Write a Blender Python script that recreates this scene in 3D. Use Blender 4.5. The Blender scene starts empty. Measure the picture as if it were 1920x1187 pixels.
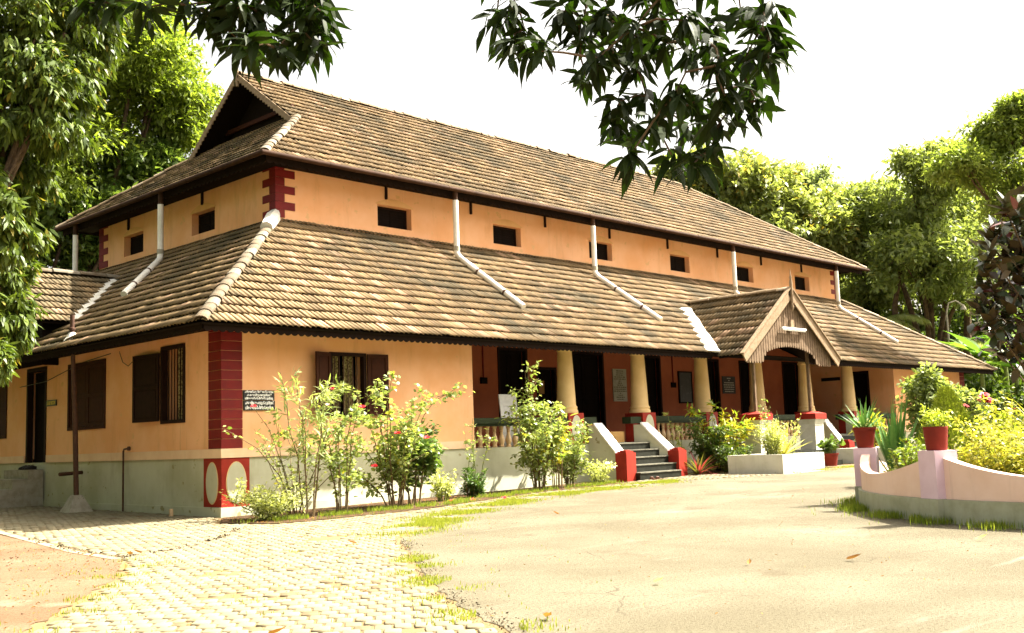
import bpy, bmesh, math, random
import numpy as np
from mathutils import Vector, Matrix
random.seed(7); rng = np.random.default_rng(7)
S = bpy.context.scene
COL = S.collection
# ------------------------------------------------------------------ camera, light, exposure
cam_d = bpy.data.cameras.new('camera'); cam = bpy.data.objects.new('camera', cam_d); COL.objects.link(cam)
CAM = Vector((-10.778, -18.180, 1.231))
fw = Vector((0.71362762, 0.6909315, 0.11553911)); rt = Vector((0.69799909, -0.71531043, -0.03358969)); up = rt.cross(fw)
m = Matrix.Identity(4)
for i in range(3):
    m[i][0] = rt[i]; m[i][1] = up[i]; m[i][2] = -fw[i]; m[i][3] = CAM[i]
cam.matrix_world = m
cam_d.sensor_width = 36.0; cam_d.sensor_fit = 'HORIZONTAL'; cam_d.lens = 37.707
cam_d.clip_start = 0.05; cam_d.clip_end = 2000
S.camera = cam
SUN = Vector((2.0, -1.0, 2.95)).normalized()
EXPOSURE = 2.4
wd = bpy.data.worlds.new('World'); S.world = wd; wd.use_nodes = True
nt = wd.node_tree; nt.nodes.clear()
sky = nt.nodes.new('ShaderNodeTexSky'); sky.sky_type = 'NISHITA'; sky.sun_disc = False
sky.sun_elevation = math.asin(SUN.z); sky.sun_rotation = math.atan2(SUN.x, SUN.y)
sky.air_density = 1.0; sky.dust_density = 9.0; sky.ozone_density = 1.0; sky.altitude = 20
hs = nt.nodes.new('ShaderNodeHueSaturation'); hs.inputs['Saturation'].default_value = 0.35
tint = nt.nodes.new('ShaderNodeMix'); tint.data_type = 'RGBA'; tint.blend_type = 'MULTIPLY'
tint.inputs[0].default_value = 1.0; tint.inputs[7].default_value = (1.0, 0.94, 0.85, 1)
bg = nt.nodes.new('ShaderNodeBackground'); bg.inputs['Strength'].default_value = 0.094
wo = nt.nodes.new('ShaderNodeOutputWorld')
nt.links.new(sky.outputs[0], hs.inputs['Color']); nt.links.new(hs.outputs[0], tint.inputs[6])
nt.links.new(tint.outputs[2], bg.inputs[0]); nt.links.new(bg.outputs[0], wo.inputs[0])
sd = bpy.data.lights.new('sun', 'SUN'); sd.energy = 4.8; sd.angle = math.radians(0.53); sd.color = (1.0, 0.935, 0.82)
sun = bpy.data.objects.new('sun', sd); COL.objects.link(sun); sun.location = (30, -20, 40)
sun.rotation_euler = SUN.to_track_quat('Z', 'Y').to_euler()
S.view_settings.view_transform = 'Standard'; S.view_settings.look = 'None'
S.view_settings.exposure = EXPOSURE; S.view_settings.gamma = 1.0; S.view_settings.use_curve_mapping = False

# ------------------------------------------------------------------ helpers
ORG = {}
def gz(x, y):
    return 0.0125*min(max(x, 0), 45) + 0.010*min(max(y, 0), 12)
class MB:
    def __init__(s): s.v = []; s.f = []
    def add(s, vs, fs):
        b = len(s.v); s.v += [tuple(p) for p in vs]; s.f += [tuple(i+b for i in q) for q in fs]
    def box(s, x0, x1, y0, y1, z0, z1):
        s.add([(x0,y0,z0),(x1,y0,z0),(x1,y1,z0),(x0,y1,z0),(x0,y0,z1),(x1,y0,z1),(x1,y1,z1),(x0,y1,z1)],
              [(3,2,1,0),(4,5,6,7),(0,1,5,4),(1,2,6,5),(2,3,7,6),(3,0,4,7)])
    def obox(s, c, ax, h):
        c = Vector(c); a = [Vector(k).normalized() for k in ax]
        vs = [c + a[0]*h[0]*i + a[1]*h[1]*j + a[2]*h[2]*k for k in (-1,1) for i,j in ((-1,-1),(1,-1),(1,1),(-1,1))]
        s.add(vs, [(3,2,1,0),(4,5,6,7),(0,1,5,4),(1,2,6,5),(2,3,7,6),(3,0,4,7)])
    def beam(s, a, b, w, h, upv=(0,0,1)):
        a = Vector(a); b = Vector(b); d = (b-a); l = d.length; d.normalize()
        u = Vector(upv); r = d.cross(u).normalized(); u = r.cross(d)
        s.obox((a+b)/2, (d, r, u), (l/2, w/2, h/2))
    def tube(s, pts, rad, n=8, caps=True):
        pts = [Vector(p) for p in pts]
        if not isinstance(rad, (list, tuple)): rad = [rad]*len(pts)
        base = len(s.v); prev = None
        for i, p in enumerate(pts):
            d = (pts[min(i+1, len(pts)-1)] - pts[max(i-1, 0)]).normalized()
            if prev is None:
                r = d.cross(Vector((0.31, 0.12, 0.94))); 
                if r.length < 1e-3: r = d.cross(Vector((1,0,0)))
            else: r = prev - d*prev.dot(d)
            r.normalize(); prev = r; q = d.cross(r)
            for k in range(n):
                a = 2*math.pi*k/n
                s.v.append(tuple(p + (r*math.cos(a) + q*math.sin(a))*rad[i]))
        for i in range(len(pts)-1):
            for k in range(n):
                a = base+i*n+k; b = base+i*n+(k+1)%n
                s.f.append((a, b, b+n, a+n))
        if caps:
            s.f.append(tuple(base+k for k in range(n))[::-1])
            e = base+(len(pts)-1)*n; s.f.append(tuple(e+k for k in range(n)))
    def lathe(s, c, prof, n=16, caps=True):
        b = len(s.v)
        for r, z in prof:
            for k in range(n):
                a = 2*math.pi*k/n; s.v.append((c[0]+r*math.cos(a), c[1]+r*math.sin(a), c[2]+z))
        for i in range(len(prof)-1):
            for k in range(n):
                s.f.append((b+i*n+k, b+i*n+(k+1)%n, b+(i+1)*n+(k+1)%n, b+(i+1)*n+k))
        if caps:
            s.f.append(tuple(b+k for k in range(n))[::-1]); e = b+(len(prof)-1)*n; s.f.append(tuple(e+k for k in range(n)))
    def prism(s, poly, o, u, w, t):       # polygon (a,b) -> o + a*u + b*w, extruded by vector t
        o = Vector(o); u = Vector(u); w = Vector(w); t = Vector(t); n = len(poly)
        a = [o + u*p + w*q for p, q in poly]
        s.add(a + [p + t for p in a], [tuple(range(n)), tuple(range(2*n-1, n-1, -1))] + [(i, i+n, (i+1) % n+n, (i+1) % n) for i in range(n)])
    def build(s, name, mat, parent=None, smooth=False, origin=None, **kw):
        o_ = ORG[parent.name] if parent is not None else (Vector(origin) if origin is not None else Vector((0,0,0)))
        me = bpy.data.meshes.new(name)
        me.from_pydata([(p[0]-o_[0], p[1]-o_[1], p[2]-o_[2]) for p in s.v], [], s.f)
        bm = bmesh.new(); bm.from_mesh(me); bmesh.ops.recalc_face_normals(bm, faces=bm.faces); bm.to_mesh(me); bm.free()
        return link(name, me, mat, parent, o_, smooth, **kw)
def link(name, me, mat, parent, o_, smooth=False, **kw):
    if mat is not None and len(me.materials) == 0: me.materials.append(mat)
    if smooth:
        me.polygons.foreach_set('use_smooth', [True]*len(me.polygons))
        try: me.set_sharp_from_angle(angle=math.radians(40))
        except Exception: pass
    o = bpy.data.objects.new(name, me); COL.objects.link(o)
    ORG[o.name] = Vector(o_)
    if parent is not None: o.parent = parent
    else: o.location = o_
    for k, val in kw.items(): o[k] = val
    return o
def npmesh(name, V, F4=None, F3=None):
    V = np.asarray(V, np.float32).reshape(-1, 3)
    me = bpy.data.meshes.new(name)
    n4 = 0 if F4 is None else len(F4); n3 = 0 if F3 is None else len(F3)
    loops = np.concatenate([np.asarray(F4, np.int32).ravel() if n4 else np.zeros(0, np.int32), np.asarray(F3, np.int32).ravel() if n3 else np.zeros(0, np.int32)])
    tot = np.concatenate([np.full(n4, 4), np.full(n3, 3)]).astype(np.int32)
    st = np.concatenate([[0], np.cumsum(tot)[:-1]]).astype(np.int32)
    me.vertices.add(len(V)); me.vertices.foreach_set('co', V.ravel())
    me.loops.add(len(loops)); me.loops.foreach_set('vertex_index', loops)
    me.polygons.add(len(tot)); me.polygons.foreach_set('loop_start', st); me.polygons.foreach_set('loop_total', tot)
    me.update(calc_edges=True); me.validate()
    return me
def thing(name, loc, label, cat, group=None, kind=None):
    o = bpy.data.objects.new(name, None); COL.objects.link(o); o.location = loc; o.empty_display_size = 0.2
    ORG[o.name] = Vector(loc); o['label'] = label; o['category'] = cat
    if group: o['group'] = group
    if kind: o['kind'] = kind
    return o
def tag(o, label, cat, group=None):
    o['label'] = label; o['category'] = cat
    if group: o['group'] = group
    return o

# ------------------------------------------------------------------ materials
def nodes(name):
    mt = bpy.data.materials.new(name); mt.use_nodes = True
    n = mt.node_tree; b = n.nodes['Principled BSDF']; return mt, n, b
def N(n, t, **kw):
    x = n.nodes.new(t)
    for k, val in kw.items():
        if k in x.inputs: x.inputs[k].default_value = val
        else: setattr(x, k, val)
    return x
def mixc(n, fac, a, b, mode='MIX'):
    x = n.nodes.new('ShaderNodeMix'); x.data_type = 'RGBA'; x.blend_type = mode
    for sock, val in ((0, fac), (6, a), (7, b)):
        if hasattr(val, 'is_output') or hasattr(val, 'links'): n.links.new(val, x.inputs[sock])
        elif sock == 0: x.inputs[0].default_value = val
        else: x.inputs[sock].default_value = (*val, 1)
    return x.outputs[2]
def ramp(n, src, lo, hi):
    r = n.nodes.new('ShaderNodeMapRange'); r.inputs[1].default_value = lo; r.inputs[2].default_value = hi
    r.interpolation_type = 'SMOOTHSTEP'
    n.links.new(src, r.inputs[0]); return r.outputs[0]
def noise(n, scale, detail=4, mapping=None, rough=0.6):
    tc = n.nodes.new('ShaderNodeTexCoord'); src = tc.outputs['Object']
    if mapping:
        mp = n.nodes.new('ShaderNodeMapping'); mp.inputs['Scale'].default_value = mapping; n.links.new(src, mp.inputs[0]); src = mp.outputs[0]
    x = N(n, 'ShaderNodeTexNoise', Scale=scale, Detail=detail, Roughness=rough); n.links.new(src, x.inputs['Vector'])
    return x.outputs['Fac']
def bump(n, b, h, strength, dist=0.02):
    x = n.nodes.new('ShaderNodeBump'); x.inputs['Strength'].default_value = strength; x.inputs['Distance'].default_value = dist
    n.links.new(h, x.inputs['Height']); n.links.new(x.outputs[0], b.inputs['Normal'])
def mat(name, c, c2=None, scale=6, rough=0.75, spec=0.25, bmp=0.0, bscale=60, streak=None, streak_amt=0.5, spots=None, metal=0, lo=0.35, hi=0.7, bdist=0.01):
    mt, n, b = nodes(name)
    b.inputs['Roughness'].default_value = rough; b.inputs['Specular IOR Level'].default_value = spec; b.inputs['Metallic'].default_value = metal
    if c2 is None: c2 = tuple(k*0.8 for k in c)
    col = mixc(n, ramp(n, noise(n, scale), lo, hi), c, c2)
    if streak:
        f = ramp(n, noise(n, 1.0, 7, (2.6, 2.6, 0.5), 0.72), 0.5, 0.85)
        mm = n.nodes.new('ShaderNodeMath'); mm.operation = 'MULTIPLY'; mm.inputs[1].default_value = streak_amt; n.links.new(f, mm.inputs[0])
        col = mixc(n, mm.outputs[0], col, streak)
    if streak:
        f = ramp(n, noise(n, 1.0, 6, (7.5,7.5,0.32), 0.7), 0.58, 0.8); q = ramp(n, noise(n, 0.45, 3), 0.42, 0.62)
        mm = n.nodes.new('ShaderNodeMath'); mm.operation = 'MULTIPLY'; n.links.new(f, mm.inputs[0]); n.links.new(q, mm.inputs[1])
        m3 = n.nodes.new('ShaderNodeMath'); m3.operation = 'MULTIPLY'; m3.inputs[1].default_value = min(1, streak_amt*1.1); n.links.new(mm.outputs[0], m3.inputs[0])
        col = mixc(n, m3.outputs[0], col, tuple(k*0.75 for k in streak))
    if spots:
        f = ramp(n, noise(n, scale*5, 3), 0.64, 0.7); col = mixc(n, f, col, spots)
    n.links.new(col, b.inputs['Base Color'])
    if bmp: bump(n, b, noise(n, bscale, 5), bmp, bdist)
    return mt
def rnd(n):
    g = n.nodes.new('ShaderNodeNewGeometry'); oi = n.nodes.new('ShaderNodeObjectInfo')
    a = n.nodes.new('ShaderNodeMath'); a.operation = 'ADD'; n.links.new(g.outputs['Random Per Island'], a.inputs[0]); n.links.new(oi.outputs['Random'], a.inputs[1])
    f = n.nodes.new('ShaderNodeMath'); f.operation = 'FRACT'; n.links.new(a.outputs[0], f.inputs[0]); return f.outputs[0]
def rnd2(n, r, k):
    a = n.nodes.new('ShaderNodeMath'); a.operation = 'MULTIPLY'; a.inputs[1].default_value = k; n.links.new(r, a.inputs[0])
    f = n.nodes.new('ShaderNodeMath'); f.operation = 'FRACT'; n.links.new(a.outputs[0], f.inputs[0]); return f.outputs[0]
def piece_mat(name, c1, c2, c3, p3, rough=0.8, spec=0.2, grime=(0.08,0.06,0.03), gscale=1.2, gamt=0.6, bmp=0.3, bscale=45, bdist=0.01):
    mt, n, b = nodes(name); b.inputs['Roughness'].default_value = rough; b.inputs['Specular IOR Level'].default_value = spec
    r = rnd(n); col = mixc(n, r, c1, c2)
    col = mixc(n, ramp(n, rnd2(n, r, 37.7), 1-p3, 1-p3+0.01), col, c3)
    f = ramp(n, noise(n, gscale, 7, rough=0.72), 0.44, 0.64)
    mm = n.nodes.new('ShaderNodeMath'); mm.operation = 'MULTIPLY'; mm.inputs[1].default_value = gamt; n.links.new(f, mm.inputs[0])
    col = mixc(n, mm.outputs[0], col, grime)
    col = mixc(n, ramp(n, noise(n, bscale*0.6, 4), 0.3, 0.8), col, tuple(k*0.55 for k in c1), 'MIX') if False else col
    fine = noise(n, bscale, 4)
    x = n.nodes.new('ShaderNodeMapRange'); x.inputs[3].default_value = 0.72; x.inputs[4].default_value = 1.22; n.links.new(fine, x.inputs[0])
    hv = n.nodes.new('ShaderNodeHueSaturation'); n.links.new(x.outputs[0], hv.inputs['Value']); n.links.new(col, hv.inputs['Color'])
    n.links.new(hv.outputs[0], b.inputs['Base Color'])
    if bmp: bump(n, b, fine, bmp, bdist)
    return mt
def leafmat(name, c1, c2, trans=0.45, rough=0.42, spec=0.4, tcol=None, under=None, odd=None, podd=0.05):
    mt, n, b = nodes(name); out = n.nodes['Material Output']
    b.inputs['Roughness'].default_value = rough; b.inputs['Specular IOR Level'].default_value = spec
    r = rnd(n); col = mixc(n, r, c1, c2)
    if odd: col = mixc(n, ramp(n, rnd2(n, r, 53.3), 1-podd, 1-podd+0.01), col, odd)
    base = col
    if under:
        g = n.nodes.new('ShaderNodeNewGeometry'); base = mixc(n, g.outputs['Backfacing'], col, under)
    n.links.new(base, b.inputs['Base Color'])
    t = n.nodes.new('ShaderNodeBsdfTranslucent')
    tc = mixc(n, 1.0, col, tcol or (1.5, 1.5, 0.7), 'MULTIPLY'); n.links.new(tc, t.inputs['Color'])
    mx = n.nodes.new('ShaderNodeMixShader'); mx.inputs[0].default_value = trans
    n.links.new(b.outputs[0], mx.inputs[1]); n.links.new(t.outputs[0], mx.inputs[2]); n.links.new(mx.outputs[0], out.inputs[0])
    return mt
W = {}
W['peach'] = mat('peach limewash', (0.87,0.49,0.265), (0.81,0.405,0.185), 0.8, 0.85, 0.1, 0.15, 30, streak=(0.56,0.29,0.12), streak_amt=0.8, spots=(0.74,0.43,0.20))
W['archpeach'] = mat('deeper orange arch paint', (0.78,0.45,0.20), (0.70,0.38,0.16), 1.3, 0.85, 0.1)
W['vpeach'] = mat('peach paint darkened by veranda shade', (0.42,0.12,0.052), (0.35,0.098,0.042), 1.3, 0.8, 0.2, 0.12, 30, streak=(0.34,0.11,0.05), streak_amt=0.35)  # same wall paint as outside, with the recess shade put into its colour
W['plinth'] = mat('grey green plinth paint', (0.53,0.53,0.40), (0.42,0.41,0.275), 0.9, 0.85, 0.12, 0.12, 30, streak=(0.20,0.17,0.07), streak_amt=0.4, spots=(0.30,0.27,0.14))
W['band'] = mat('pale pink band paint', (0.82,0.58,0.38), (0.76,0.50,0.31), 2.0, 0.8, 0.2, streak=(0.5,0.28,0.14), streak_amt=0.3)
W['red'] = mat('red oxide paint', (0.297,0.0234,0.0117), (0.234,0.018,0.009), 3, 0.6, 0.2, 0.1, 40, streak=(0.27,0.045,0.027), streak_amt=0.4)
W['maroon'] = mat('maroon quoin paint', (0.18,0.0108,0.009), (0.135,0.0081,0.0072), 4, 0.6, 0.2, 0.1, 40)
W['oval'] = mat('pale oval paint', (0.50,0.49,0.36), (0.44,0.43,0.30), 3, 0.7, 0.2)
W['cream'] = mat('cream column paint', (0.70,0.50,0.235), (0.64,0.44,0.19), 2, 0.7, 0.25, streak=(0.45,0.26,0.09), streak_amt=0.3)
W['wood'] = mat('dark brown painted wood', (0.022,0.009,0.005), (0.016,0.007,0.004), 8, 0.7, 0.1, 0.2, 30)
W['shutter'] = mat('chocolate shutter paint', (0.050,0.016,0.007), (0.036,0.012,0.006), 8, 0.7, 0.1, 0.15, 30)
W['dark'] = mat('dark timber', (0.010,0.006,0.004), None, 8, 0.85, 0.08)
W['valance'] = mat('dark valance board', (0.015,0.008,0.005), (0.010,0.006,0.004), 5, 0.85, 0.08)
W['gutter'] = mat('brown painted gutter', (0.045,0.022,0.012), (0.030,0.015,0.008), 2.5, 0.75, 0.08, streak=(0.12,0.065,0.028))
W['pvc'] = mat('white plastic pipe', (0.74,0.72,0.64), (0.60,0.58,0.48), 3, 0.4, 0.4, streak=(0.40,0.36,0.26), streak_amt=0.4)
W['cement'] = mat('cement', (0.352,0.3256,0.2552), (0.264,0.2376,0.176), 6, 0.9, 0.15, 0.4, 40, spots=(0.1408,0.1232,0.0792))
W['flash'] = mat('whitewashed flashing', (0.6336,0.616,0.5456), (0.484,0.4576,0.3784), 5, 0.8, 0.2, 0.3, 25, spots=(0.264,0.2376,0.176))
W['baluster'] = mat('cream baluster paint', (0.60,0.42,0.24), (0.52,0.33,0.17), 6, 0.65, 0.3)
W['rail'] = mat('dark green rail', (0.030,0.042,0.018), (0.022,0.03,0.013), 5, 0.6, 0.15)
W['granite'] = mat('black granite steps', (0.010,0.011,0.007), (0.020,0.021,0.014), 9, 0.55, 0.15, 0.1, 60)
W['floor'] = mat('red oxide floor', (0.14,0.035,0.02), None, 4, 0.4, 0.4)
W['barge'] = mat('weathered pale bargeboard', (0.2675,0.1971,0.1267), (0.2042,0.1408,0.08096), 9, 0.85, 0.1, 0.3, 25, streak=(0.1126,0.07744,0.04224), spots=(0.3942,0.352,0.2816))
W['slat'] = mat('brown gable slats', (0.185,0.130,0.082), (0.125,0.085,0.052), 7, 0.85, 0.1, 0.2, 30, streak=(0.08,0.055,0.035))
W['iron'] = mat('rusty iron', (0.060,0.028,0.016), (0.09,0.04,0.02), 10, 0.7, 0.3, 0.3, 50)
W['white'] = mat('white enamel', (0.80,0.79,0.74), None, 5, 0.4, 0.4)
W['black'] = mat('black board paint', (0.012,0.012,0.012), None, 5, 0.4, 0.4)
W['yellow'] = mat('yellow lettering', (0.75,0.55,0.08), None, 5, 0.6)
W['lettering'] = mat('white lettering', (0.85,0.85,0.80), (0.8,0.8,0.76), 5, 0.6)
W['marble'] = mat('veined marble', (0.42,0.40,0.30), (0.34,0.32,0.23), 6, 0.4, 0.4)
W['curtain'] = mat('patterned curtain', (0.50,0.42,0.20), (0.16,0.12,0.06), 22, 0.9, 0.1, lo=0.45, hi=0.55)
W['terra'] = mat('terracotta', (0.189,0.0198,0.0099), (0.144,0.0162,0.009), 6, 0.65, 0.2, 0.2, 40, streak=(0.18,0.045,0.027))
W['pinkwall'] = mat('pink garden wall paint', (0.78,0.57,0.47), (0.72,0.50,0.39), 1.5, 0.8, 0.2, 0.15, 30, streak=(0.38,0.26,0.19), streak_amt=0.5)
W['lilac'] = mat('lilac pillar paint', (0.68,0.51,0.58), (0.61,0.44,0.50), 3, 0.75, 0.25, 0.1, 30)
W['greybase'] = mat('grey green base paint', (0.38,0.39,0.28), (0.29,0.30,0.195), 3, 0.85, 0.2, 0.3, 30, streak=(0.13,0.12,0.06), streak_amt=0.5)
W['planter'] = mat('grey planter paint', (0.62,0.61,0.51), (0.53,0.52,0.41), 3, 0.8, 0.2, 0.15, 30, streak=(0.2,0.19,0.12), streak_amt=0.5)
W['soil'] = mat('dark soil', (0.085,0.05,0.025), (0.05,0.03,0.015), 9, 0.95, 0.1, 0.8, 30, bdist=0.04)
W['bark'] = mat('grey brown bark', (0.13,0.09,0.055), (0.06,0.04,0.025), 5, 0.9, 0.1, 0.8, 18, bdist=0.05)
W['stem'] = mat('brown green stems', (0.16,0.11,0.05), (0.09,0.06,0.03), 12, 0.8, 0.2)
W['gstem'] = mat('green stems', (0.16,0.20,0.05), (0.11,0.13,0.04), 12, 0.7, 0.2)
W['card'] = mat('brown cardboard', (0.42,0.25,0.09), (0.36,0.21,0.07), 5, 0.85, 0.15)
W['leather'] = mat('brown leather', (0.14,0.05,0.02), (0.08,0.03,0.015), 9, 0.6, 0.3)
W['petal'] = mat('red petals', (0.558,0.0135,0.0135), (0.45,0.009,0.018), 9, 0.6, 0.2)
W['pinkpetal'] = mat('pale pink petals', (0.75,0.35,0.40), None, 9, 0.6, 0.2)
W['tile'] = piece_mat('weathered clay roof tile', (0.265,0.180,0.088), (0.140,0.095,0.046), (0.36,0.235,0.14), 0.10, grime=(0.070,0.060,0.033), gscale=0.55, gamt=0.8)
W['ridge'] = piece_mat('mortared ridge tile', (0.1141,0.0819,0.0468), (0.07898,0.05733,0.03218), (0.1638,0.1404,0.09945), 0.2, grime=(0.1521,0.1316,0.0936), gscale=4, gamt=0.5)
W['paver'] = piece_mat('concrete paver', (0.1915,0.1727,0.1099), (0.1497,0.1288,0.07519), (0.1149,0.08703,0.04595), 0.10, grime=(0.1532,0.1218,0.06615), gscale=0.7, gamt=0.6, bmp=0.3, bscale=30)
# ground materials
def ground_mat(name, c1, c2, c3, s1, s2, speck, bmp, lo3=0.55, hi3=0.7):
    mt, n, b = nodes(name); b.inputs['Roughness'].default_value = 0.92; b.inputs['Specular IOR Level'].default_value = 0.15
    col = mixc(n, ramp(n, noise(n, s1, 7), 0.35, 0.65), c1, c2)
    col = mixc(n, ramp(n, noise(n, s2, 5), lo3, hi3), col, c3)
    f1 = noise(n, 38, 4, rough=0.85); col = mixc(n, ramp(n, f1, 0.52, 0.62), col, speck)
    f3 = noise(n, 21, 3, rough=0.8); col = mixc(n, ramp(n, f3, 0.66, 0.70), col, tuple(k*1.5 for k in c1))
    f2 = noise(n, 160, 2); x = n.nodes.new('ShaderNodeMapRange'); x.inputs[3].default_value = 0.75; x.inputs[4].default_value = 1.2; n.links.new(f2, x.inputs[0])
    hv = n.nodes.new('ShaderNodeHueSaturation'); n.links.new(x.outputs[0], hv.inputs['Value']); n.links.new(col, hv.inputs['Color'])
    n.links.new(hv.outputs[0], b.inputs['Base Color'])
    a = n.nodes.new('ShaderNodeMath'); a.operation = 'ADD'; n.links.new(f1, a.inputs[0]); n.links.new(f2, a.inputs[1])
    bump(n, b, a.outputs[0], bmp, 0.012); return mt
W['asphalt'] = ground_mat('dusty sunbleached asphalt', (0.1537,0.1369,0.09054), (0.1116,0.09684,0.06002), (0.2158,0.2001,0.1495), 0.45, 0.33, (0.05054,0.04001,0.02317), 0.9, 0.60, 0.74)
def asphalt_wear():
    n = W['asphalt'].node_tree; b = n.nodes['Principled BSDF']; src = b.inputs['Base Color'].links[0].from_socket
    col = src
    tc = n.nodes.new('ShaderNodeTexCoord'); mp = n.nodes.new('ShaderNodeMapping'); mp.inputs['Rotation'].default_value = (0,0,math.radians(38)); mp.inputs['Scale'].default_value = (.35,2.2,1); n.links.new(tc.outputs['Object'], mp.inputs[0])
    x = N(n, 'ShaderNodeTexNoise', Scale=1.1, Detail=6, Roughness=.65); n.links.new(mp.outputs[0], x.inputs['Vector'])
    f = ramp(n, x.outputs['Fac'], .60, .82); col = mixc(n, f, col, (0.2439,0.2255,0.1737))
    g = ramp(n, noise(n, .8, 6, rough=.7), .56, .72); col = mixc(n, g, col, (0.08501,0.06875,0.0414))
    w = N(n, 'ShaderNodeTexNoise', Scale=2.0, Detail=5); n.links.new(tc.outputs['Object'], w.inputs['Vector'])
    wm = mixc(n, .25, tc.outputs['Object'], w.outputs['Color'])
    v = n.nodes.new('ShaderNodeTexVoronoi'); v.feature = 'DISTANCE_TO_EDGE'; v.inputs['Scale'].default_value = .62; n.links.new(wm, v.inputs['Vector'])
    c = n.nodes.new('ShaderNodeMath'); c.operation = 'LESS_THAN'; c.inputs[1].default_value = .0035; n.links.new(v.outputs['Distance'], c.inputs[0])
    k = n.nodes.new('ShaderNodeMath'); k.operation = 'MULTIPLY'; n.links.new(c.outputs[0], k.inputs[0]); n.links.new(ramp(n, noise(n, .5, 3), .5, .6), k.inputs[1])
    k2 = n.nodes.new('ShaderNodeMath'); k2.operation = 'MULTIPLY'; k2.inputs[1].default_value = .6; n.links.new(k.outputs[0], k2.inputs[0])
    col = mixc(n, k2.outputs[0], col, (0.05,0.04,0.025))
    n.links.new(col, b.inputs['Base Color'])
asphalt_wear()
W['pavestrip'] = mat('pale dusty kerb', (0.264,0.2156,0.1408), (0.2024,0.1496,0.088), 3, 0.9, 0.1, 0.4, 40)
W['dirt'] = ground_mat('pale red dirt', (0.1763,0.117,0.0688), (0.1359,0.08256,0.04472), (0.215,0.1634,0.1075), 0.7, 1.5, (0.0774,0.0387,0.01892), 0.8)
W['bedding'] = ground_mat('sandy paver bedding', (0.1816,0.1324,0.06433), (0.1438,0.09838,0.04541), (0.1438,0.1362,0.04162), 1.2, 2.0, (0.1514,0.09838,0.04541), 0.5)
W['earth'] = ground_mat('garden earth', (0.16,0.11,0.055), (0.10,0.085,0.035), (0.12,0.12,0.03), 0.4, 0.9, (0.08,0.05,0.02), 0.6)
# foliage materials
LM = {}
LM['mango'] = leafmat('mango leaf', (0.036,0.063,0.009), (0.1215,0.1665,0.0252), 0.32, 0.45, 0.22, odd=(0.27,0.234,0.045), podd=0.03)
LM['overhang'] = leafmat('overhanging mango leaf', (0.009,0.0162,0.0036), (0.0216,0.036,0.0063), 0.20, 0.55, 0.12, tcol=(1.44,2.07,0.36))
LM['glossy'] = leafmat('glossy broad leaf', (0.072,0.135,0.0225), (0.18,0.2475,0.054), 0.35, 0.35, 0.5)
LM['fine'] = leafmat('fine lime leaf', (0.117,0.171,0.0198), (0.198,0.2565,0.0405), 0.5, 0.5, 0.3)
LM['olive'] = leafmat('yellow green leaf', (0.19,0.235,0.07), (0.29,0.33,0.12), 0.45, 0.45, 0.35, odd=(0.36,0.27,0.05), podd=0.05)
LM['mid'] = leafmat('mid green leaf', (0.145,0.19,0.055), (0.235,0.28,0.095), 0.47, 0.5, 0.25)
LM['feather'] = leafmat('feathery green leaf', (0.144,0.2025,0.0405), (0.225,0.279,0.0675), 0.5, 0.5, 0.3)
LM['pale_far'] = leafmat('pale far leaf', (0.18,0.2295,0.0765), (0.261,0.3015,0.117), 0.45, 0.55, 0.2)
LM['hazy'] = leafmat('distant leaf with painted haze', (0.18,0.234,0.108), (0.243,0.288,0.153), 0.45, 0.6, 0.2)  # aerial haze is put into this leaf colour
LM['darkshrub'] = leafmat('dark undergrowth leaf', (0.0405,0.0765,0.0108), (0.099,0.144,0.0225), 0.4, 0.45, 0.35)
LM['hibiscus'] = leafmat('hibiscus leaf', (0.126,0.189,0.036), (0.333,0.378,0.144), 0.42, 0.38, 0.45, odd=(0.378,0.36,0.045), podd=0.04)
LM['darkhib'] = leafmat('dark hibiscus leaf', (0.05,0.10,0.018), (0.14,0.21,0.05), 0.35, 0.35, 0.45)
LM['pale'] = leafmat('pale variegated leaf', (0.342,0.387,0.108), (0.486,0.504,0.234), 0.42, 0.5, 0.3)
LM['oleander'] = leafmat('oleander leaf', (0.18,0.252,0.072), (0.378,0.423,0.18), 0.35, 0.4, 0.4)
LM['croton'] = leafmat('yellow croton leaf', (0.324,0.342,0.036), (0.558,0.468,0.036), 0.4, 0.4, 0.4, odd=(0.162,0.252,0.027), podd=0.35)
LM['duranta'] = leafmat('golden duranta leaf', (0.2907,0.2907,0.0306), (0.4284,0.4054,0.0765), 0.45, 0.45, 0.35, odd=(0.153,0.1836,0.02295), podd=0.2)
LM['conifer'] = leafmat('dark clipped leaf', (0.036,0.081,0.0135), (0.081,0.144,0.0225), 0.3, 0.45, 0.35)
LM['thuja'] = leafmat('thuja leaf', (0.252,0.333,0.027), (0.414,0.468,0.072), 0.4, 0.5, 0.3)
LM['cordyline'] = leafmat('bronze strap leaf', (0.09,0.0675,0.0225), (0.144,0.153,0.0315), 0.3, 0.4, 0.4, odd=(0.225,0.036,0.045), podd=0.25)
LM['agave'] = leafmat('agave blade', (0.0495,0.135,0.027), (0.099,0.207,0.0495), 0.15, 0.45, 0.25)
LM['yucca'] = leafmat('striped yellow blade', (0.495,0.486,0.108), (0.558,0.54,0.216), 0.25, 0.45, 0.35)
LM['banana'] = leafmat('banana leaf', (0.081,0.171,0.027), (0.144,0.234,0.045), 0.45, 0.38, 0.4)
LM['dry'] = leafmat('dried leaf', (0.198,0.09,0.027), (0.288,0.162,0.054), 0.2, 0.8, 0.1)
LM['palm'] = leafmat('palm leaflet', (0.22,0.29,0.08), (0.40,0.45,0.18), 0.4, 0.35, 0.45)
LM['rubber'] = leafmat('rubber plant leaf', (0.020,0.032,0.011), (0.045,0.056,0.018), 0.05, 0.32, 0.35, under=(0.060,0.042,0.020), odd=(0.12,0.028,0.02), podd=0.08)
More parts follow.
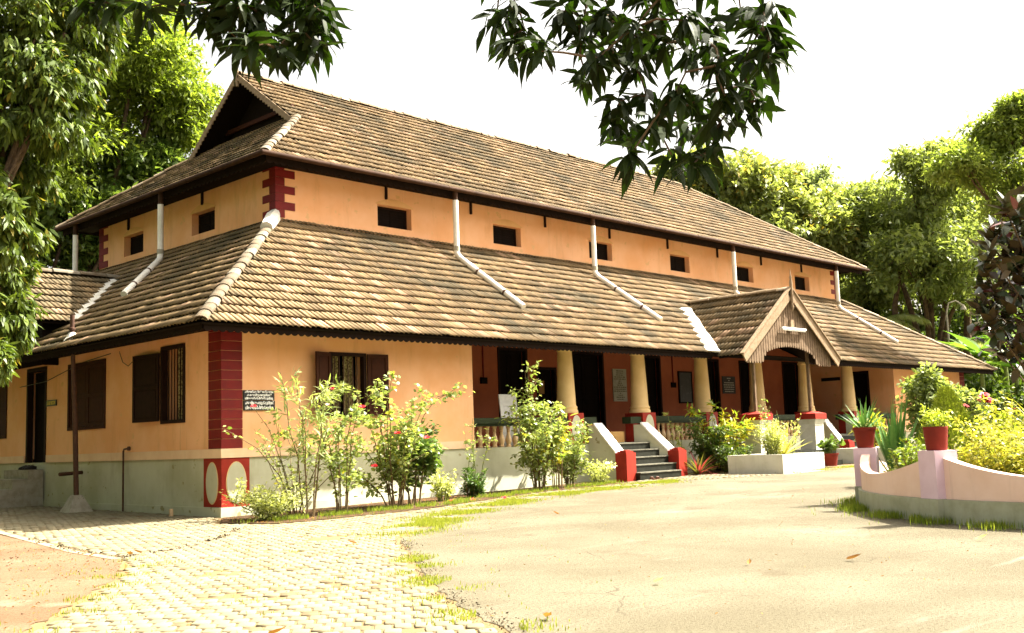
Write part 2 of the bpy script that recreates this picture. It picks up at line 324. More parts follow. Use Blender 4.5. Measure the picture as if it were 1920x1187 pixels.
LM['grass'] = leafmat('grass blade', (0.153,0.1935,0.0225), (0.243,0.2565,0.045), 0.45, 0.6, 0.2)
LM['lawn'] = leafmat('deep green grass blade', (0.09,0.1485,0.0162), (0.225,0.261,0.0405), 0.45, 0.6, 0.2)  # deeper green blades than those of the grass strip

# ------------------------------------------------------------------ ground
def sheet(name, poly, dz, mt, step=1.5, parent=None, **kw):
    bm = bmesh.new(); vs = [bm.verts.new((x, y, 0)) for x, y in poly]; bm.faces.new(vs)
    xs = [p[0] for p in poly]; ys = [p[1] for p in poly]
    for ax, lo, hi in ((0, min(xs), max(xs)), (1, min(ys), max(ys))):
        k = lo + step
        while k < hi:
            no = (1,0,0) if ax == 0 else (0,1,0); co = (k,0,0) if ax == 0 else (0,k,0)
            bmesh.ops.bisect_plane(bm, geom=bm.verts[:]+bm.edges[:]+bm.faces[:], plane_co=co, plane_no=no); k += step
    for v in bm.verts: v.co.z = gz(v.co.x, v.co.y) + dz
    bmesh.ops.recalc_face_normals(bm, faces=bm.faces)
    me = bpy.data.meshes.new(name); bm.to_mesh(me); bm.free()
    if me.polygons and me.polygons[0].normal.z < 0: me.flip_normals()
    return link(name, me, mt, parent, (0,0,0), **kw)
G = [-300,-60,-30,-15,-8,-4,-2,0,1,2,4,8,12,16,24,32,40,45,60,120,300]
gv = [(x, y, gz(x, y)-0.03) for x in G for y in G]; n_ = len(G)
gm = bpy.data.meshes.new('ground'); gm.from_pydata(gv, [], [(i*n_+j, (i+1)*n_+j, (i+1)*n_+j+1, i*n_+j+1) for i in range(n_-1) for j in range(n_-1)])
link('ground', gm, W['earth'], None, (0,0,0), kind='structure')
asph = [(-6.3,-14.2),(-5.7,-13.17),(-5.15,-12.12),(-4.15,-10.55),(-2.85,-8.85),(-1.6,-7.1),(0.6,-5.4),(3.0,-4.05),(5.4,-3.1),(8,-2.75),(11,-2.75),(14,-4.1),(20,-4.3),(27,-3.6),(40,-3.2),(60,-3),(60,-45),(-12,-45),(-9,-22)]
def ragged(poly, i0, i1, st, amp):
    out = list(poly[:i0])
    for i in range(i0, i1):
        a, b = Vector(poly[i]), Vector(poly[i+1]); k = max(1, int((b-a).length/st))
        for j in range(k): p = a.lerp(b, j/k); out.append((p.x+random.gauss(0,amp), p.y+random.gauss(0,amp)))
    return out + list(poly[i1:])
sheet('driveway', ragged(asph, 0, 11, .12, .022), 0.001, W['asphalt'], 2.0, kind='structure')
dirt = [(-3.55,1.6),(-4.1,-1.5),(-4.62,-4.3),(-4.75,-5.75),(-5.6,-7.4),(-6.55,-8.75),(-7.65,-10.2),(-9.6,-13.0),(-13,-18),(-40,-18),(-40,8),(-4.2,8)]
sheet('dirt_path', ragged(dirt, 3, 8, .12, .03), 0.002, W['dirt'], 2.0, kind='structure')
pave_poly = [(-0.07,-0.12),(-0.1,14),(-3.5,14),(-3.55,1.6),(-4.1,-1.5),(-4.62,-4.3),(-4.75,-5.75),(-5.6,-7.4),(-6.55,-8.75),(-7.65,-10.2),(-9.6,-13.0),(-13,-18),(-10,-24),(-9,-22),(-6.3,-14.2)] + asph[1:12] + [(13.8,-4.1),(13.8,-1.3),(13.4,-1.25),(10.6,-1.25),(10.55,-1.6),(6.5,-1.75),(2.5,-2.85),(-0.6,-2.75),(-1.0,-1.6)]
sheet_poly = [(-0.07,-0.12),(-0.1,14),(-4.0,14),(-4.1,1.6),(-4.6,-1.5),(-5.1,-4.3),(-5.3,-5.75),(-6.1,-7.2),(-7.0,-8.55),(-8.1,-10.0),(-10.1,-12.8),(-13.5,-18),(-10,-24),(-8,-22.5),(-5.6,-14.6)] + [(x+.5,y-.35) for x, y in asph[1:12]] + pave_poly[26:]
path = sheet('paved_path', sheet_poly, -0.004, W['bedding'], 2.0, kind='structure')
bed = sheet('planting_bed', [(-0.9,-1.5),(-0.5,-2.68),(2.5,-2.78),(6.5,-1.7),(10.5,-1.55),(10.5,-0.1),(-0.06,-0.1)], 0.0, W['soil'], 2.0, kind='structure')
def in_poly(P, poly):
    x, y = P[:,0], P[:,1]; c = np.zeros(len(P), bool); j = len(poly)-1
    for i in range(len(poly)):
        xi, yi = poly[i]; xj, yj = poly[j]
        t = ((yi > y) != (yj > y)) & (x < (xj-xi)*(y-yi)/((yj-yi) if yj != yi else 1e-9) + xi); c ^= t; j = i
    return c
# pavers: rows run across the view, joints staggered
pw, pl = 0.138, 0.19; pa = math.atan2(-0.64, 0.77)
ux, uy = math.cos(pa), math.sin(pa)
I, J = np.meshgrid(np.arange(-200, 200), np.arange(-160, 160))
uu = (I + 0.5*(J % 2))*pw; vv = J*pl
PX = np.stack([uu*ux - vv*uy - 2, uu*uy + vv*ux - 6], -1).reshape(-1, 2)
ok = in_poly(PX, pave_poly)
for ddx, ddy in ((0.1,0.05),(-0.1,-0.05),(0.05,-0.12),(-0.05,0.12)): ok &= in_poly(PX + np.array([ddx, ddy]), pave_poly)
PX = PX[ok]
dist = np.hypot(PX[:,0]-CAM.x, PX[:,1]-CAM.y)
rel = PX - np.array([CAM.x, CAM.y]); dep = rel @ np.array([fw.x, fw.y]); lat = rel @ np.array([rt.x, rt.y])
keep = (dep > 5.5) & (np.abs(lat) < 0.56*dep+0.6) & (rng.random(len(PX)) > 0.012)
# leave worn patches where sand covers the blocks
for cx, cy, r in ((-4.9,-8.3,0.35),(-5.9,-9.9,0.25),(-1.8,-6.0,0.5)):
    keep &= ~((np.hypot(PX[:,0]-cx, (PX[:,1]-cy)*1.6) < r) & (rng.random(len(PX)) > 0.25))
PX = PX[keep]; dist = dep[keep]; vis = (np.abs(lat[keep]) < 0.47*dist) & (dist > 7.05)
h, g, e = 0.029, 0.021, 0.011
def paver_verts():
    a, b = pw/2-g/2, pl/2-g/2
    return np.array([(-a,-b,0),(a,-b,0),(a,b,0),(-a,b,0),(-a,-b,h-e*.6),(a,-b,h-e*.6),(a,b,h-e*.6),(-a,b,h-e*.6),(-a+e,-b+e,h),(a-e,-b+e,h),(a-e,b-e,h),(-a+e,b-e,h)])
PV = paver_verts(); PF = np.array([(0,1,5,4),(1,2,6,5),(2,3,7,6),(3,0,4,7),(4,5,9,8),(5,6,10,9),(6,7,11,10),(7,4,8,11),(8,9,10,11)])
order = np.argsort(dist + np.where(vis, 0, 100)); near = order[:300]; rest = order[300:]
pme = npmesh('paver', PV, PF)
rotz = rng.normal(0, 0.02, len(PX)); tz = rng.normal(0, 0.003, len(PX)); tx = rng.normal(0, 0.012, (len(PX), 2))
for i in near:
    o = link('paver', pme, W['paver'], path, (0,0,0))
    o.matrix_basis = Matrix.Translation((PX[i,0], PX[i,1], gz(*PX[i])-0.02+tz[i])) @ Matrix.Rotation(pa+rotz[i], 4, 'Z') @ Matrix.Rotation(tx[i,0], 4, 'X') @ Matrix.Rotation(tx[i,1], 4, 'Y')
c_, s_ = np.cos(pa+rotz[rest])[:,None], np.sin(pa+rotz[rest])[:,None]
VX = PV[None,:,0]*c_ - PV[None,:,1]*s_ + PX[rest,0][:,None]; VY = PV[None,:,0]*s_ + PV[None,:,1]*c_ + PX[rest,1][:,None]
Z0 = np.array([gz(*p) for p in PX[rest]]) - 0.02 + tz[rest]
VZ = PV[None,:,2] + Z0[:,None] + PV[None,:,0]*tx[rest,1][:,None] + PV[None,:,1]*tx[rest,0][:,None]
link('pavers', npmesh('pavers', np.stack([VX,VY,VZ],-1), (PF[None]+12*np.arange(len(rest))[:,None,None]).reshape(-1,4)), W['paver'], path, (0,0,0), kind='stuff')
# kerb of the side apron
mb = MB(); kp = [(-3.6,1.6),(-4.15,-1.5),(-4.67,-4.3),(-4.8,-5.75)]
for a, b in zip(kp[:-1], kp[1:]): mb.beam((a[0],a[1],gz(*a)-0.037), (b[0],b[1],gz(*b)-0.037), 0.14, 0.09)
k_ = mb.build('apron_kerb', W['pavestrip'], None, kind='structure')

# ------------------------------------------------------------------ building
L, B, IN = 35.65, 16.8, 3.65
FZ = 1.1
bld = thing('heritage_building', (0,0,0), 'long orange plastered building with two tiers of brown tiled roof', 'building')
def wallgrid(mb, axis, c0, thick, a0, a1, z0, z1, holes):
    A = sorted({a0, a1, *[q for h_ in holes for q in h_[:2]]}); Z = sorted({z0, z1, *[q for h_ in holes for q in h_[2:4]]})
    def P(a, d, z): return (a, c0+d, z) if axis == 'y' else (c0+d, a, z)
    def solid(i, j):
        if not (0 <= i < len(A)-1 and 0 <= j < len(Z)-1): return False
        ca, cz = (A[i]+A[i+1])/2, (Z[j]+Z[j+1])/2
        return not any(h_[0] < ca < h_[1] and h_[2] < cz < h_[3] for h_ in holes)
    for i in range(len(A)-1):
        for j in range(len(Z)-1):
            if not solid(i, j): continue
            a, b, p, q = A[i], A[i+1], Z[j], Z[j+1]
            mb.add([P(a,0,p),P(b,0,p),P(b,0,q),P(a,0,q)], [(0,1,2,3)])
            mb.add([P(a,thick,p),P(b,thick,p),P(b,thick,q),P(a,thick,q)], [(3,2,1,0)])
            if not solid(i-1,j): mb.add([P(a,0,p),P(a,thick,p),P(a,thick,q),P(a,0,q)], [(0,1,2,3)])
            if not solid(i+1,j): mb.add([P(b,0,p),P(b,thick,p),P(b,thick,q),P(b,0,q)], [(3,2,1,0)])
            if not solid(i,j-1): mb.add([P(a,0,p),P(b,0,p),P(b,thick,p),P(a,thick,p)], [(3,2,1,0)])
            if not solid(i,j+1): mb.add([P(a,0,q),P(b,0,q),P(b,thick,q),P(a,thick,q)], [(0,1,2,3)])
# plinth, ledge, band
mb = MB(); mb.box(0, L, 0, B, -0.5, FZ); mb.build('plinth', W['plinth'], bld)
mb = MB(); mb.box(-0.045, 6.6, -0.045, 0.1, -0.5, 0.175); mb.box(-0.045, 0.1, 0.1, B, -0.5, 0.175); mb.build('plinth_ledge', W['plinth'], bld)
mb = MB(); mb.box(28.9, L+0.05, -0.05, 0.1, -0.5, 0.6); mb.build('plinth_ledge', W['plinth'], bld)
mb = MB()
mb.box(-0.035, 6.6, -0.035, 0.2, FZ+0.002, 1.275); mb.box(-0.035, 0.2, 0.2, 7.93, FZ+0.002, 1.275); mb.build('string_course', W['band'], bld)
for q in ((-0.035, 0.2, 9.25, B), (28.9, L+0.03, -0.035, 0.2)):
    mb = MB(); mb.box(*q, FZ+0.002, 1.275); mb.build('string_course', W['band'], bld)
# walls (outer leaf 0.35 thick)
T = 0.35
mb = MB()
wallgrid(mb, 'y', 0, T, 0, 6.6, 1.27, 4.05, [(2.5,3.45,1.85,3.2)])
wallgrid(mb, 'x', 0, T, T, B, 1.27, 4.05, [(1.36,2.33,1.82,3.40),(4.85,6.77,1.82,3.36),(8.0,9.18,1.2,3.42),(10.45,12.0,1.74,3.38)])
wallgrid(mb, 'y', 28.9, T, 0, 1, 0, 1, []) if False else None
wallgrid(mb, 'y', 0, T, 28.9, L, 1.27, 4.05, [(31.95,32.75,2.72,3.2)])
wallgrid(mb, 'x', 28.9, T, T, IN, FZ, 4.3, [(1.0,2.05,FZ+.02,3.5)])
mb.prism([(T,4.302),(IN,4.302),(IN,6.55)], (28.9,0,0), (0,1,0), (0,0,1), (T,0,0)); mb.prism([(T,4.302),(IN,4.302),(IN,6.55)], (6.25,0,0), (0,1,0), (0,0,1), (T,0,0))
wallgrid(mb, 'x', L-T, T, T, B, FZ, 4.05, [])
mb.box(6.25, 6.6, T, IN, FZ, 4.3)
mb.box(0.36, L-0.36, B-T, B, FZ, 4.05)
mb.build('ground_wall', W['peach'], bld)
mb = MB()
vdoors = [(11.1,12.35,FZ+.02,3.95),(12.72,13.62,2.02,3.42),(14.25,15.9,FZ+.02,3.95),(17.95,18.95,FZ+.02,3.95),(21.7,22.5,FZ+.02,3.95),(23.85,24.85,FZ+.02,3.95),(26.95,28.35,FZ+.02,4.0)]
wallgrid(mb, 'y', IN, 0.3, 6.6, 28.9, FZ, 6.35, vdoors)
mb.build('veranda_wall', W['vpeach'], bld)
mb = MB(); mb.box(6.62, 28.88, 0.5, IN-0.01, FZ, FZ+0.012); mb.build('veranda_floor', W['floor'], bld)
# upper walls
UX0, UX1, UY1 = IN, L-IN, B-IN
mb = MB(); ux_ = [6.8,11.1,15.44,19.84,24.09,28.43]
wallgrid(mb, 'y', IN+0.003, 0.32, UX0, UX1, 6.36, 8.35, [(x, x+1.17, 7.0, 7.585) for x in ux_])
wallgrid(mb, 'x', UX0, 0.32, IN+0.33, UY1, 6.36, 8.35, [(6.47,7.66,6.99,7.585),(10.38,11.57,6.98,7.585)])
mb.box(UX1-0.32, UX1, IN+0.33, UY1, 6.36, 8.35); mb.box(UX0+.33, UX1-.33, UY1-0.32, UY1, 6.36, 8.35)
mb.build('upper_wall', W['peach'], bld)
def upper_window(axis, a, c):
    mb = MB()
    def bx(m_, a0, a1, d0, d1, z0, z1):
        if axis == 'y': m_.box(a0, a1, c+d0, c+d1, z0, z1)
        else: m_.box(c+d0, c+d1, a0, a1, z0, z1)
    a1 = a+1.17; z0, z1 = 7.0, 7.585
    for q in ((a, a+.05, z0, z1), (a1-.05, a1, z0, z1), (a+.05, a1-.05, z1-.05, z1), (a+.05, a1-.05, z0, z0+.05)): bx(mb, q[0], q[1], .20, .26, q[2], q[3])
    w = mb.build('window', W['wood'], bld)
    mb = MB(); mid = (a+a1)/2
    for p, q in ((a+.055, mid-.008), (mid+.008, a1-.055)):
        bx(mb, p, q, .215, .245, z0+.055, z1-.055)
        for k in range(1, 7): bx(mb, p+.03, q-.03, .205, .217, z0+.055+k*.068-.02, z0+.055+k*.068+.02)
    mb.build('shutter', W['dark'], w)
    mb = MB(); n = 10; pts = []
    for i in range(n+1):
        t = -1+2*i/n; pts.append((mid+t*.64, z1+.03+.16*(1-t*t)))
    poly = [(mid-.64, z1+.004)] + pts + [(mid+.64, z1+.004)]
    if axis == 'y': mb.prism(poly, (0,c-.014,0), (1,0,0), (0,0,1), (0,.024,0))
    else: mb.prism(poly, (c-.014,0,0), (0,1,0), (0,0,1), (.024,0,0))
    mb.build('arch', W['archpeach'], w)
for x in ux_: upper_window('y', x, IN+0.003)
for y in (6.48, 10.39): upper_window('x', y, UX0)
# quoins: upper corners and ground corner pilaster
def lquoin(x, y, sx, lx, ly, z0, z1, pr=0.018):      # L shaped corner block; sx=+1 wall runs to +x
    mb = MB(); x0, x1 = (x-pr, x+lx) if sx > 0 else (x-lx, x+pr)
    mb.box(x0, x1, y-pr, y+.04, z0, z1)
    if sx > 0: mb.box(x-pr, x+.04, y+.04, y+ly, z0, z1)
    else: mb.box(x-.04, x+pr, y+.04, y+ly, z0, z1)
    mb.build('quoin', W['maroon'], bld)
for k in range(7):
    z = 6.84 + k*0.2; a, b = (.55, .25) if k % 2 else (.25, .55)
    lquoin(UX0, IN, 1, a, b, z, z+0.192); lquoin(UX1, IN, -1, a, b, z, z+0.192)
    mb = MB(); mb.box(UX0-.018, UX0+.03, UY1-b, UY1+.018, z, z+.192); mb.build('quoin', W['maroon'], bld)
for k in range(13):
    z = 1.279 + k*0.187
    lquoin(0, 0, 1, .44, .455, z, z+0.176); lquoin(L, 0, -1, .44, .455, z, z+0.176)
def corner_panel(x, sx):
    mb = MB(); x0, x1 = (x-.016, x+.59) if sx > 0 else (x-.59, x+.016)
    mb.box(x0, x1, -.016, .05, .18, FZ-.002)
    if sx > 0: mb.box(x-.016, x+.05, .05, .635, .18, FZ-.002)
    c = mb.build('corner_panel', W['red'], bld)
    n = 28; ov = [(math.cos(2*math.pi*i/n), math.sin(2*math.pi*i/n)) for i in range(n)]
    mb = MB(); xc = x+.30*sx; mb.prism([(xc+.205*a, .63+.385*b) for a, b in ov], (0,-.028,0), (1,0,0), (0,0,1), (0,.02,0))
    mb.build('oval', W['oval'], c)
    mb = MB(); ring = [(xc+.222*a, .63+.40*b) for a, b in ov]; mb.prism(ring, (0,-.022,0), (1,0,0), (0,0,1), (0,.012,0)); mb.build('oval_rim', W['cream'], c)
    if sx > 0:
        mb = MB(); mb.prism([(.32+.205*a, .63+.385*b) for a, b in ov], (-.028,0,0), (0,1,0), (0,0,1), (.02,0,0)); mb.build('oval', W['oval'], c)
        mb = MB(); mb.prism([(.32+.222*a, .63+.40*b) for a, b in ov], (-.022,0,0), (0,1,0), (0,0,1), (.012,0,0)); mb.build('oval_rim', W['cream'], c)
corner_panel(0, 1)
# lower windows and doors
def panel_leaf(mb, o, u, w, wd_, ht, n, t=.04):      # panelled shutter leaf at o, width along u, height along w, outward n
    o = Vector(o); u = Vector(u); w = Vector(w); n = Vector(n)
    def bx(a0, a1, b0, b1, d0, d1): mb.prism([(a0,b0),(a1,b0),(a1,b1),(a0,b1)], o+n*d0, u, w, n*(d1-d0))
    bx(0, wd_, 0, ht, 0, t*.5)
    s = .07
    for q in ((0,s,0,ht),(wd_-s,wd_,0,ht),(s,wd_-s,0,s),(s,wd_-s,ht-s,ht),(s,wd_-s,ht*.5-s/2,ht*.5+s/2)): bx(*q, t*.5, t)
    for b0, b1 in ((s+.03, ht*.5-s/2-.03), (ht*.5+s/2+.03, ht-s-.03)):
        if wd_ > .3: bx(s+.03, wd_-s-.03, b0, b1, t*.5, t*.8)
def frame(mb, axis, c, a0, a1, z0, z1, w=.07, d0=-.03, d1=.1):
    for q in ((a0,a0+w,z0,z1),(a1-w,a1,z0,z1),(a0+w,a1-w,z1-w,z1),(a0+w,a1-w,z0,z0+w)):
        if axis == 'y': mb.box(q[0],q[1],c+d0,c+d1,q[2],q[3])
        else: mb.box(c+d0,c+d1,q[0],q[1],q[2],q[3])
def bars(mb, axis, c, a0, a1, z0, z1, n):
    for k in range(1, n):
        a = a0+(a1-a0)*k/n; p = (a, c, z0) if axis == 'y' else (c, a, z0); q = (a, c, z1) if axis == 'y' else (c, a, z1); mb.tube([p,q], .011, 6)
# front window
mb = MB(); frame(mb, 'y', 0, 2.5, 3.45, 1.85, 3.2); wn = mb.build('window', W['wood'], bld)
mb = MB(); bars(mb, 'y', .06, 2.57, 3.38, 1.92, 3.13, 7); mb.build('window_bars', W['iron'], wn)
mb = MB(); panel_leaf(mb, (2.485,-.03,1.87), (-.94,-.34,0), (0,0,1), .5, 1.31, (.34,-.94,0)); mb.build('shutter', W['shutter'], wn)
mb = MB(); panel_leaf(mb, (3.465,-.035,1.87), (.985,-.17,0), (0,0,1), .5, 1.31, (-.17,-.985,0)); mb.build('shutter', W['shutter'], wn)
# side window A (open leaf), window B (closed), far window, door
mb = MB(); frame(mb, 'x', 0, 1.36, 2.33, 1.82, 3.40); wn = mb.build('window', W['wood'], bld)
mb = MB(); bars(mb, 'x', .06, 1.43, 2.26, 1.89, 3.33, 7); mb.build('window_bars', W['dark'], wn)
mb = MB(); panel_leaf(mb, (-.035,2.35,1.88), (-.10,.995,0), (0,0,1), .93, 1.40, (-.995,-.1,0)); mb.build('shutter', W['wood'], wn)
for y0, y1, z0, z1 in ((4.85,6.77,1.82,3.36),(10.45,12.0,1.74,3.38)):
    mb = MB(); frame(mb, 'x', 0, y0, y1, z0, z1); wn = mb.build('window', W['shutter'], bld)
    for k in range(2):
        w_ = (y1-y0-.15)/2; mb = MB(); panel_leaf(mb, (.04, y0+.075+k*w_, z0+.075), (0,1,0), (0,0,1), w_-.005, z1-z0-.15, (-1,0,0)); mb.build('shutter', W['shutter'], wn)
mb = MB(); mb.box(-.02, .12, 8.0, 8.09, FZ+.01, 3.42); mb.box(-.02, .12, 9.09, 9.18, FZ+.01, 3.42); mb.box(-.02, .12, 8.09, 9.09, 3.33, 3.42); dr = mb.build('door', W['wood'], bld)
mb = MB(); panel_leaf(mb, (.2, 8.09, FZ+.02), (0,1,0), (0,0,1), .49, 2.2, (-1,0,0)); panel_leaf(mb, (.2, 8.59, FZ+.02), (0,1,0), (0,0,1), .49, 2.2, (-1,0,0)); mb.build('door_leaf', W['dark'], dr)
# veranda doors
for i, (a0, a1, z0, z1) in enumerate(vdoors):
    mb = MB(); frame(mb, 'y', IN, a0, a1, z0, z1, .08, -.025, .12); dr = mb.build('window' if i == 1 else 'door', W['wood'], bld)
    w_ = (a1-a0-.16)/2
    for k in range(2):
        mb = MB(); panel_leaf(mb, (a0+.08+k*w_, IN+.2, z0+.08), (1,0,0), (0,0,1), w_-.006, z1-z0-.16, (0,-1,0)); mb.build('shutter' if i == 1 else 'door_leaf', W['dark'], dr)
mb = MB(); frame(mb, 'x', 28.9, 1.0, 2.05, FZ+.02, 3.5, .08, -.025, .12); dr = mb.build('door', W['wood'], bld)
mb = MB(); panel_leaf(mb, (29.08, 1.08, FZ+.1), (0,1,0), (0,0,1), .89, 2.3, (-1,0,0)); mb.build('door_leaf', W['dark'], dr)
mb = MB(); frame(mb, 'y', 0, 31.95, 32.75, 2.72, 3.2); wn = mb.build('window', W['wood'], bld)
mb = MB(); panel_leaf(mb, (32.02, .1, 2.79), (1,0,0), (0,0,1), .66, .34, (0,-1,0)); mb.build('shutter', W['dark'], wn)

# ------------------------------------------------------------------ roofs
M1, M2 = 0.695, 0.708
EZ1, EO = 3.545, 1.0            # lower eave: z at y=-1
UE, UZ = 2.75, 8.10             # upper eave line and height
RY, RZ = 8.4, 8.10+0.708*5.65
lz = lambda d: EZ1 + M1*(d+EO)  # lower roof height by distance inside the wall line
uz = lambda d: UZ + M2*(d-UE)
GX, GZ, GS, GY = 17.9, 5.42, 0.735, -2.0      # porch gable: ridge x, ridge z, slope, front y
# deck sheets below tiles
def deck(polys, mt, name):
    mb = MB()
    for p in polys:
        p = [Vector(q) for q in p]; nrm = (p[1]-p[0]).cross(p[2]-p[1]).normalized()
        if nrm.z < 0: nrm = -nrm
        a = [q - nrm*0.015 for q in p]; b = [q - nrm*0.06 for q in p]; n = len(p)
        mb.add(a+b, [tuple(range(n)), tuple(range(2*n-1, n-1, -1))] + [(i, (i+1)%n, (i+1)%n+n, i+n) for i in range(n)])
    return mb.build(name, mt, bld)
e = EO
vx = (GZ - EZ1)/GS; vy = -e + (GZ-EZ1)/M1     # valley meets eave at GX-+vx, ridge meets roof at y=vy
deck([[(-e,-e,EZ1),(GX-vx,-e,EZ1),(GX,vy,GZ),(GX+vx,-e,EZ1),(L+e,-e,EZ1),(L-IN,IN,lz(IN)),(IN,IN,lz(IN))],
      [(-e,-e,EZ1),(IN,IN,lz(IN)),(IN,B-IN,lz(IN)),(-e,B+e,EZ1)],
      [(L+e,-e,EZ1),(L+e,B+e,EZ1),(L-IN,B-IN,lz(IN)),(L-IN,IN,lz(IN))],
      [(-e,B+e,EZ1),(IN,B-IN,lz(IN)),(L-IN,B-IN,lz(IN)),(L+e,B+e,EZ1)]], W['dark'], 'lower_roof_deck')
UB = 2*RY-UE
GB = 5.55                        # gablet plane x
hx = 6.25
deck([[(UE,UE,UZ),(L-UE,UE,UZ),(L-RY,RY,RZ),(GB,RY,RZ),(GB,GB,uz(GB))],
      [(UE,UB,UZ),(GB,2*RY-GB,uz(GB)),(GB,RY,RZ),(L-RY,RY,RZ),(L-UE,UB,UZ)],
      [(UE,UE,UZ),(hx,hx,uz(hx)),(hx,2*RY-hx,uz(hx)),(UE,UB,UZ)],
      [(L-UE,UE,UZ),(L-UE,UB,UZ),(L-RY,RY,RZ)]], W['dark'], 'upper_roof_deck')
# gablet dark back wall and bargeboards
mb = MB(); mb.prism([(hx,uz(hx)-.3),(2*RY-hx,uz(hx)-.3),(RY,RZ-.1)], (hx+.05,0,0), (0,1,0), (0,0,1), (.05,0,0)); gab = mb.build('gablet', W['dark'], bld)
def bargeboard(mb, a, b, w, t, nrm, scal=0):          # plank from a to b hanging below the line, thickness along nrm, wavy lower edge
    a = Vector(a); b = Vector(b); d = b-a; l = d.length; d.normalize(); nv = Vector(nrm); dn = d.cross(nv).normalized()
    if dn.z > 0: dn = -dn
    poly = [(0,0),(l,0)]; n = max(2, int(l/.16))
    if scal:
        for i in range(n):
            for k in range(5):
                t_ = 1-(i+k/5)/n; poly.append((l*t_, w - scal*abs(math.sin(math.pi*k/5))))
        poly.append((0, w))
    else: poly += [(l, w), (0, w)]
    mb.prism(poly, a, d, dn, nv*t)
for s_ in (-1, 1):
    mb = MB(); yb = RY + s_*(RY-GB-.05)
    bargeboard(mb, (GB-.06, RY, RZ+.05), (GB-.06, yb, uz(GB)+.05), .20, .035, (1,0,0), .05); mb.build('bargeboard', W['barge'], gab)
mb = MB(); mb.tube([(GB-.03,RY,RZ-.35),(GB-.03,RY,RZ+.05),(GB-.03,RY,RZ+.32)], [.05,.05,.012], 8); mb.build('finial', W['barge'], gab)
mb = MB(); mb.beam((hx-.06, 6.6, 10.85), (hx-.06, 10.2, 10.85), .08, .12); mb.build('tie_beam', W['shutter'], gab)

# tiles
TW, TR = 0.262, 0.37
prof = [(0,.0),(.010,.028),(.040,.033),(.080,.021),(.128,.003),(.139,.031),(.172,.035),(.212,.021),(.262,.001)]
tv = []
for u_, h_ in prof: tv.append((u_, -.05, h_+.045))
for u_, h_ in prof: tv.append((u_, TR-.01, h_*.9+.002))
for u_, h_ in prof: tv.append((u_, -.046, h_+.027))
TV = np.array(tv); TF = np.array([(i, i+1, i+10, i+9) for i in range(8)] + [(i+18, i+19, i+1, i) for i in range(8)])
fields = []
def field(O, U, V, ulo, uhi, vmax, near, rows_clip=None):
    """tiles over a slope: O origin at eave, U along the eave, V up the slope; ulo/uhi bound u at a given v"""
    O = np.array(O, float); U = np.array(U, float); U /= np.linalg.norm(U); V = np.array(V, float); V /= np.linalg.norm(V)
    Nn = np.cross(U, V); Nn = Nn if Nn[2] > 0 else -Nn
    rows = int(math.ceil(vmax/TR))
    for r in range(rows):
        v0 = r*TR
        a, b = min(ulo(v0), ulo(v0+TR)), max(uhi(v0), uhi(v0+TR))
        off = (r % 2)*TW/2
        ks = np.arange(math.floor((a-off)/TW)-1, math.ceil((b-off)/TW)+1)
        sag = 0.012*math.sin(r*1.7)
        for k in ks:
            u0 = k*TW+off
            lo, hi = ulo(v0+TR*.5), uhi(v0+TR*.5)
            if u0+TW < lo+.03 or u0 > hi-.03: continue
            full = u0 >= max(ulo(v0), ulo(v0+TR))-.01 and u0+TW <= min(uhi(v0), uhi(v0+TR))+.01 and v0+TR <= vmax+.01
            fields.append((O, U, V, Nn, u0, v0, ulo, uhi, vmax, full and near, sag))
sl1 = math.hypot(1, M1); sl2 = math.hypot(1, M2)
# lower front (split by the porch gable), lower left side
v1 = (IN+EO)*sl1
field((0,-e,EZ1), (1,0,0), (0,1,M1), lambda v: -e+v/sl1, lambda v: min(GX - max(0, vx*(1-v/((vy+e)*sl1))), 99), v1, True)
field((0,-e,EZ1), (1,0,0), (0,1,M1), lambda v: GX + max(0, vx*(1-v/((vy+e)*sl1))), lambda v: L+e-v/sl1, v1, False)
field((-e,0,EZ1), (0,1,0), (1,0,M1), lambda v: -e+v/sl1, lambda v: B+e-v/sl1, v1, True)
# upper front and left hip
field((0,UE,UZ), (1,0,0), (0,1,M2), lambda v: min(UE+v/sl2, GB), lambda v: L-UE-v/sl2, (RY-UE)*sl2, False)
field((UE,0,UZ), (0,1,0), (1,0,M2), lambda v: UE+v/sl2, lambda v: UB-v/sl2, (hx-UE)*sl2, False)
# porch gable: left and right slope (u along y)
gs = math.hypot(1, GS); gw = 2.72; gz0 = GZ-GS*gw
fy = lambda x_: -e + (GZ-GS*abs(x_)-EZ1)/M1
field((GX-gw,0,gz0), (0,1,0), (1,0,GS), lambda v: GY, lambda v: -e+(gz0+GS*v/gs-EZ1)/M1, gw*gs, False)
field((GX+gw,0,gz0), (0,1,0), (-1,0,GS), lambda v: GY, lambda v: -e+(gz0+GS*v/gs-EZ1)/M1, gw*gs, False)
